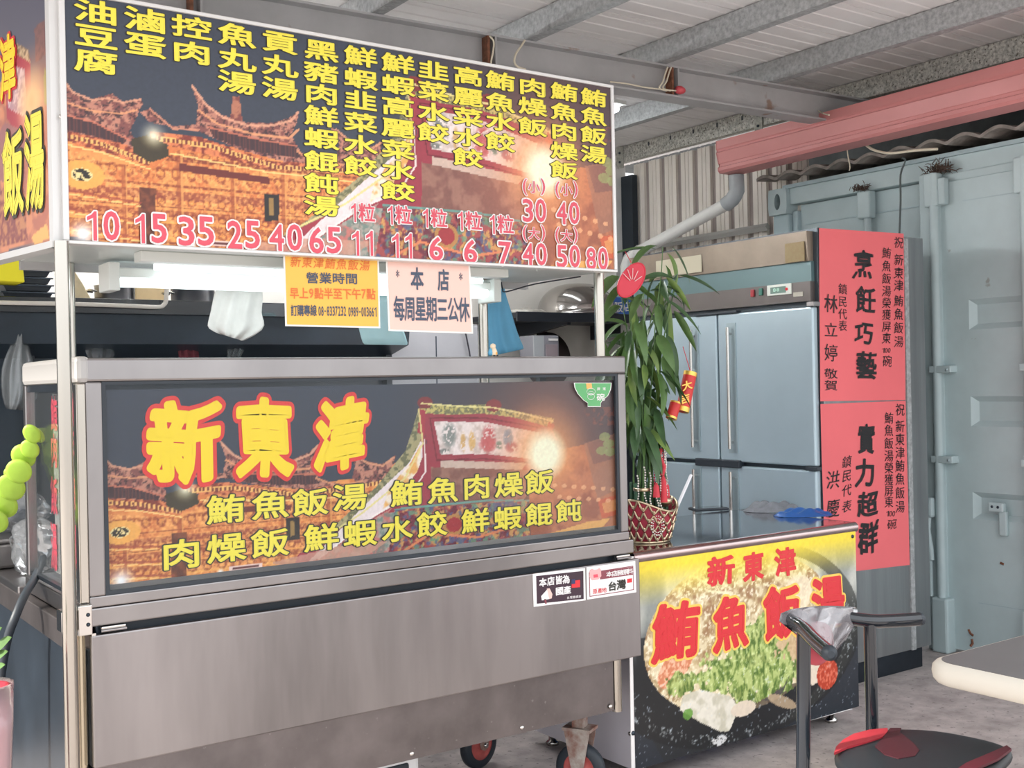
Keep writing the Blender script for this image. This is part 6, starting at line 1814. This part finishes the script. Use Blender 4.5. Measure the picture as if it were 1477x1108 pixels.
for px, py, dd in ((1447, 1098, 2.66), (1330, 1165, 2.45)):
    p = at(px, py, dd)
    obj('leg', MB().tube([Vector((p.x, p.y, .425)), Vector((p.x + .01, p.y - .01, 0))], .0175, 14), blackm, ch)
s0 = at(1163, 1100, 2.69); s1_p = at(1215, 1099, 2.66)
obj('seat_stretcher', MB().tube([Vector((p1.x, p1.y, .41)), Vector((s1_p.x, s1_p.y, .415)), Vector((cen.x, cen.y, .41))], .012, 12), blackm, ch)
obj('seat_stretcher', MB().tube([Vector((p2.x, p2.y, .41)), Vector((cen.x, cen.y, .41))], .012, 12), blackm, ch)
# red back pad under the bag
pc_ = at(1178, 928, 2.86)
obj('back_pad', MB().lathe(pc_, [(0, -.012), (.040, -.012), (.055, -.006), (.055, .006), (.040, .012), (0, .012)], 28, sx=1.1, axis='y'), mat('pad_red', (.62, .10, .13), .5), ch)
# bag draped on the rail
cb = film('bag_film', (.40, .37, .39), .48, .15, .5)
Lb = [(1140, 879, 2.76), (1126, 885, 2.76), (1124, 896, 2.74), (1137, 907, 2.74), (1158, 922, 2.76), (1176, 938, 2.78), (1188, 950, 2.80)]
Rb = [(1234, 876, 2.98), (1237, 880, 2.99), (1237, 890, 2.98), (1231, 905, 2.96), (1222, 920, 2.94), (1212, 932, 2.90), (1200, 948, 2.84)]
vs = []; fs = []; n_ = 22
for side in (0, 1):
    for j, (l_, r_) in enumerate(zip(Lb, Rb)):
        for i in range(n_ + 1):
            u = i / n_
            px = l_[0] * (1 - u) + r_[0] * u; py = l_[1] * (1 - u) + r_[1] * u - 3.5 * math.sin(math.pi * u) * (1 if j < 2 else .3)
            dd = l_[2] * (1 - u) + r_[2] * u
            bul = .035 * math.sin(math.pi * u) * min(1, j / 1.5) + .008 * math.sin(u * 23 + j * 1.3) * (j > 0)
            dd += -bul if side == 0 else bul + .02 * math.sin(math.pi * u)
            vs.append(at(px, py, dd))
mm = len(Lb) * (n_ + 1)
for s_i in (0, 1):
    for j in range(len(Lb) - 1):
        for i in range(n_):
            q = s_i * mm + j * (n_ + 1) + i
            fs.append((q, q + n_ + 1, q + n_ + 2, q + 1) if s_i == 0 else (q + 1, q + n_ + 2, q + n_ + 1, q))
for i in range(n_): fs.append((i + 1, mm + i + 1, mm + i, i))
bgo = obj('bag', MB().add(vs, fs, True), cb, None)
tag(bgo, 'translucent grey plastic bag pulled over the back of the black chair', 'bag')
bgo.name = 'plastic_bag'

# ================================================================== TABLE at the right edge
tb_ = thing('dining_table', 'grey table with a thick cream rounded edge at the right border', 'table', (2.7, 1.2, 0))
gt = mat('grey_laminate', (.15, .142, .142), .5, 0, 4, .05); ce_m = mat('cream_edge', (.66, .62, .54), .5)
tc = Vector((2.62, 1.02, 0)); hx, hy, rc = .47, .47, .05
def rrect(hx_, hy_, r_, z):
    out = []
    for cx_, cy_, a0_ in ((hx_ - r_, hy_ - r_, 0), (-hx_ + r_, hy_ - r_, 90), (-hx_ + r_, -hy_ + r_, 180), (hx_ - r_, -hy_ + r_, 270)):
        for k in range(7):
            a_ = math.radians(a0_ + k * 15); out.append(Vector((tc.x + cx_ + r_ * math.cos(a_), tc.y + cy_ + r_ * math.sin(a_), z)))
    return out
vs = []; fs = []
rings = [(0, .690), (-.004, .690), (.004, .694), (.012, .704), (.014, .716), (.012, .730), (.004, .738), (-.006, .7405)]
for o_, z_ in rings[1:]: vs += rrect(hx + o_, hy + o_, rc + max(o_, 0), z_)
n_ = 28
for a in range(len(rings) - 2):
    for k in range(n_): fs.append((a * n_ + k, a * n_ + (k + 1) % n_, (a + 1) * n_ + (k + 1) % n_, (a + 1) * n_ + k))
fs.append(tuple(range(n_ - 1, -1, -1)))
obj('edge_band', MB().add(vs, fs, True), ce_m, tb_)
obj('table_top', MB().prism(rrect(hx - .005, hy - .005, rc, .735), (0, 0, .006)), gt, tb_)
obj('pedestal', MB().tube([(tc.x + .1, tc.y, .02), (tc.x + .1, tc.y, .69)], .035, 18), blackm, tb_)
obj('foot', MB().lathe((tc.x + .1, tc.y, 0), [(0, 0), (.22, 0), (.22, .012), (.06, .03), (0, .03)], 28), blackm, tb_)

if _txo.name in C.objects: C.objects.unlink(_txo)
bpy.data.objects.remove(_txo)
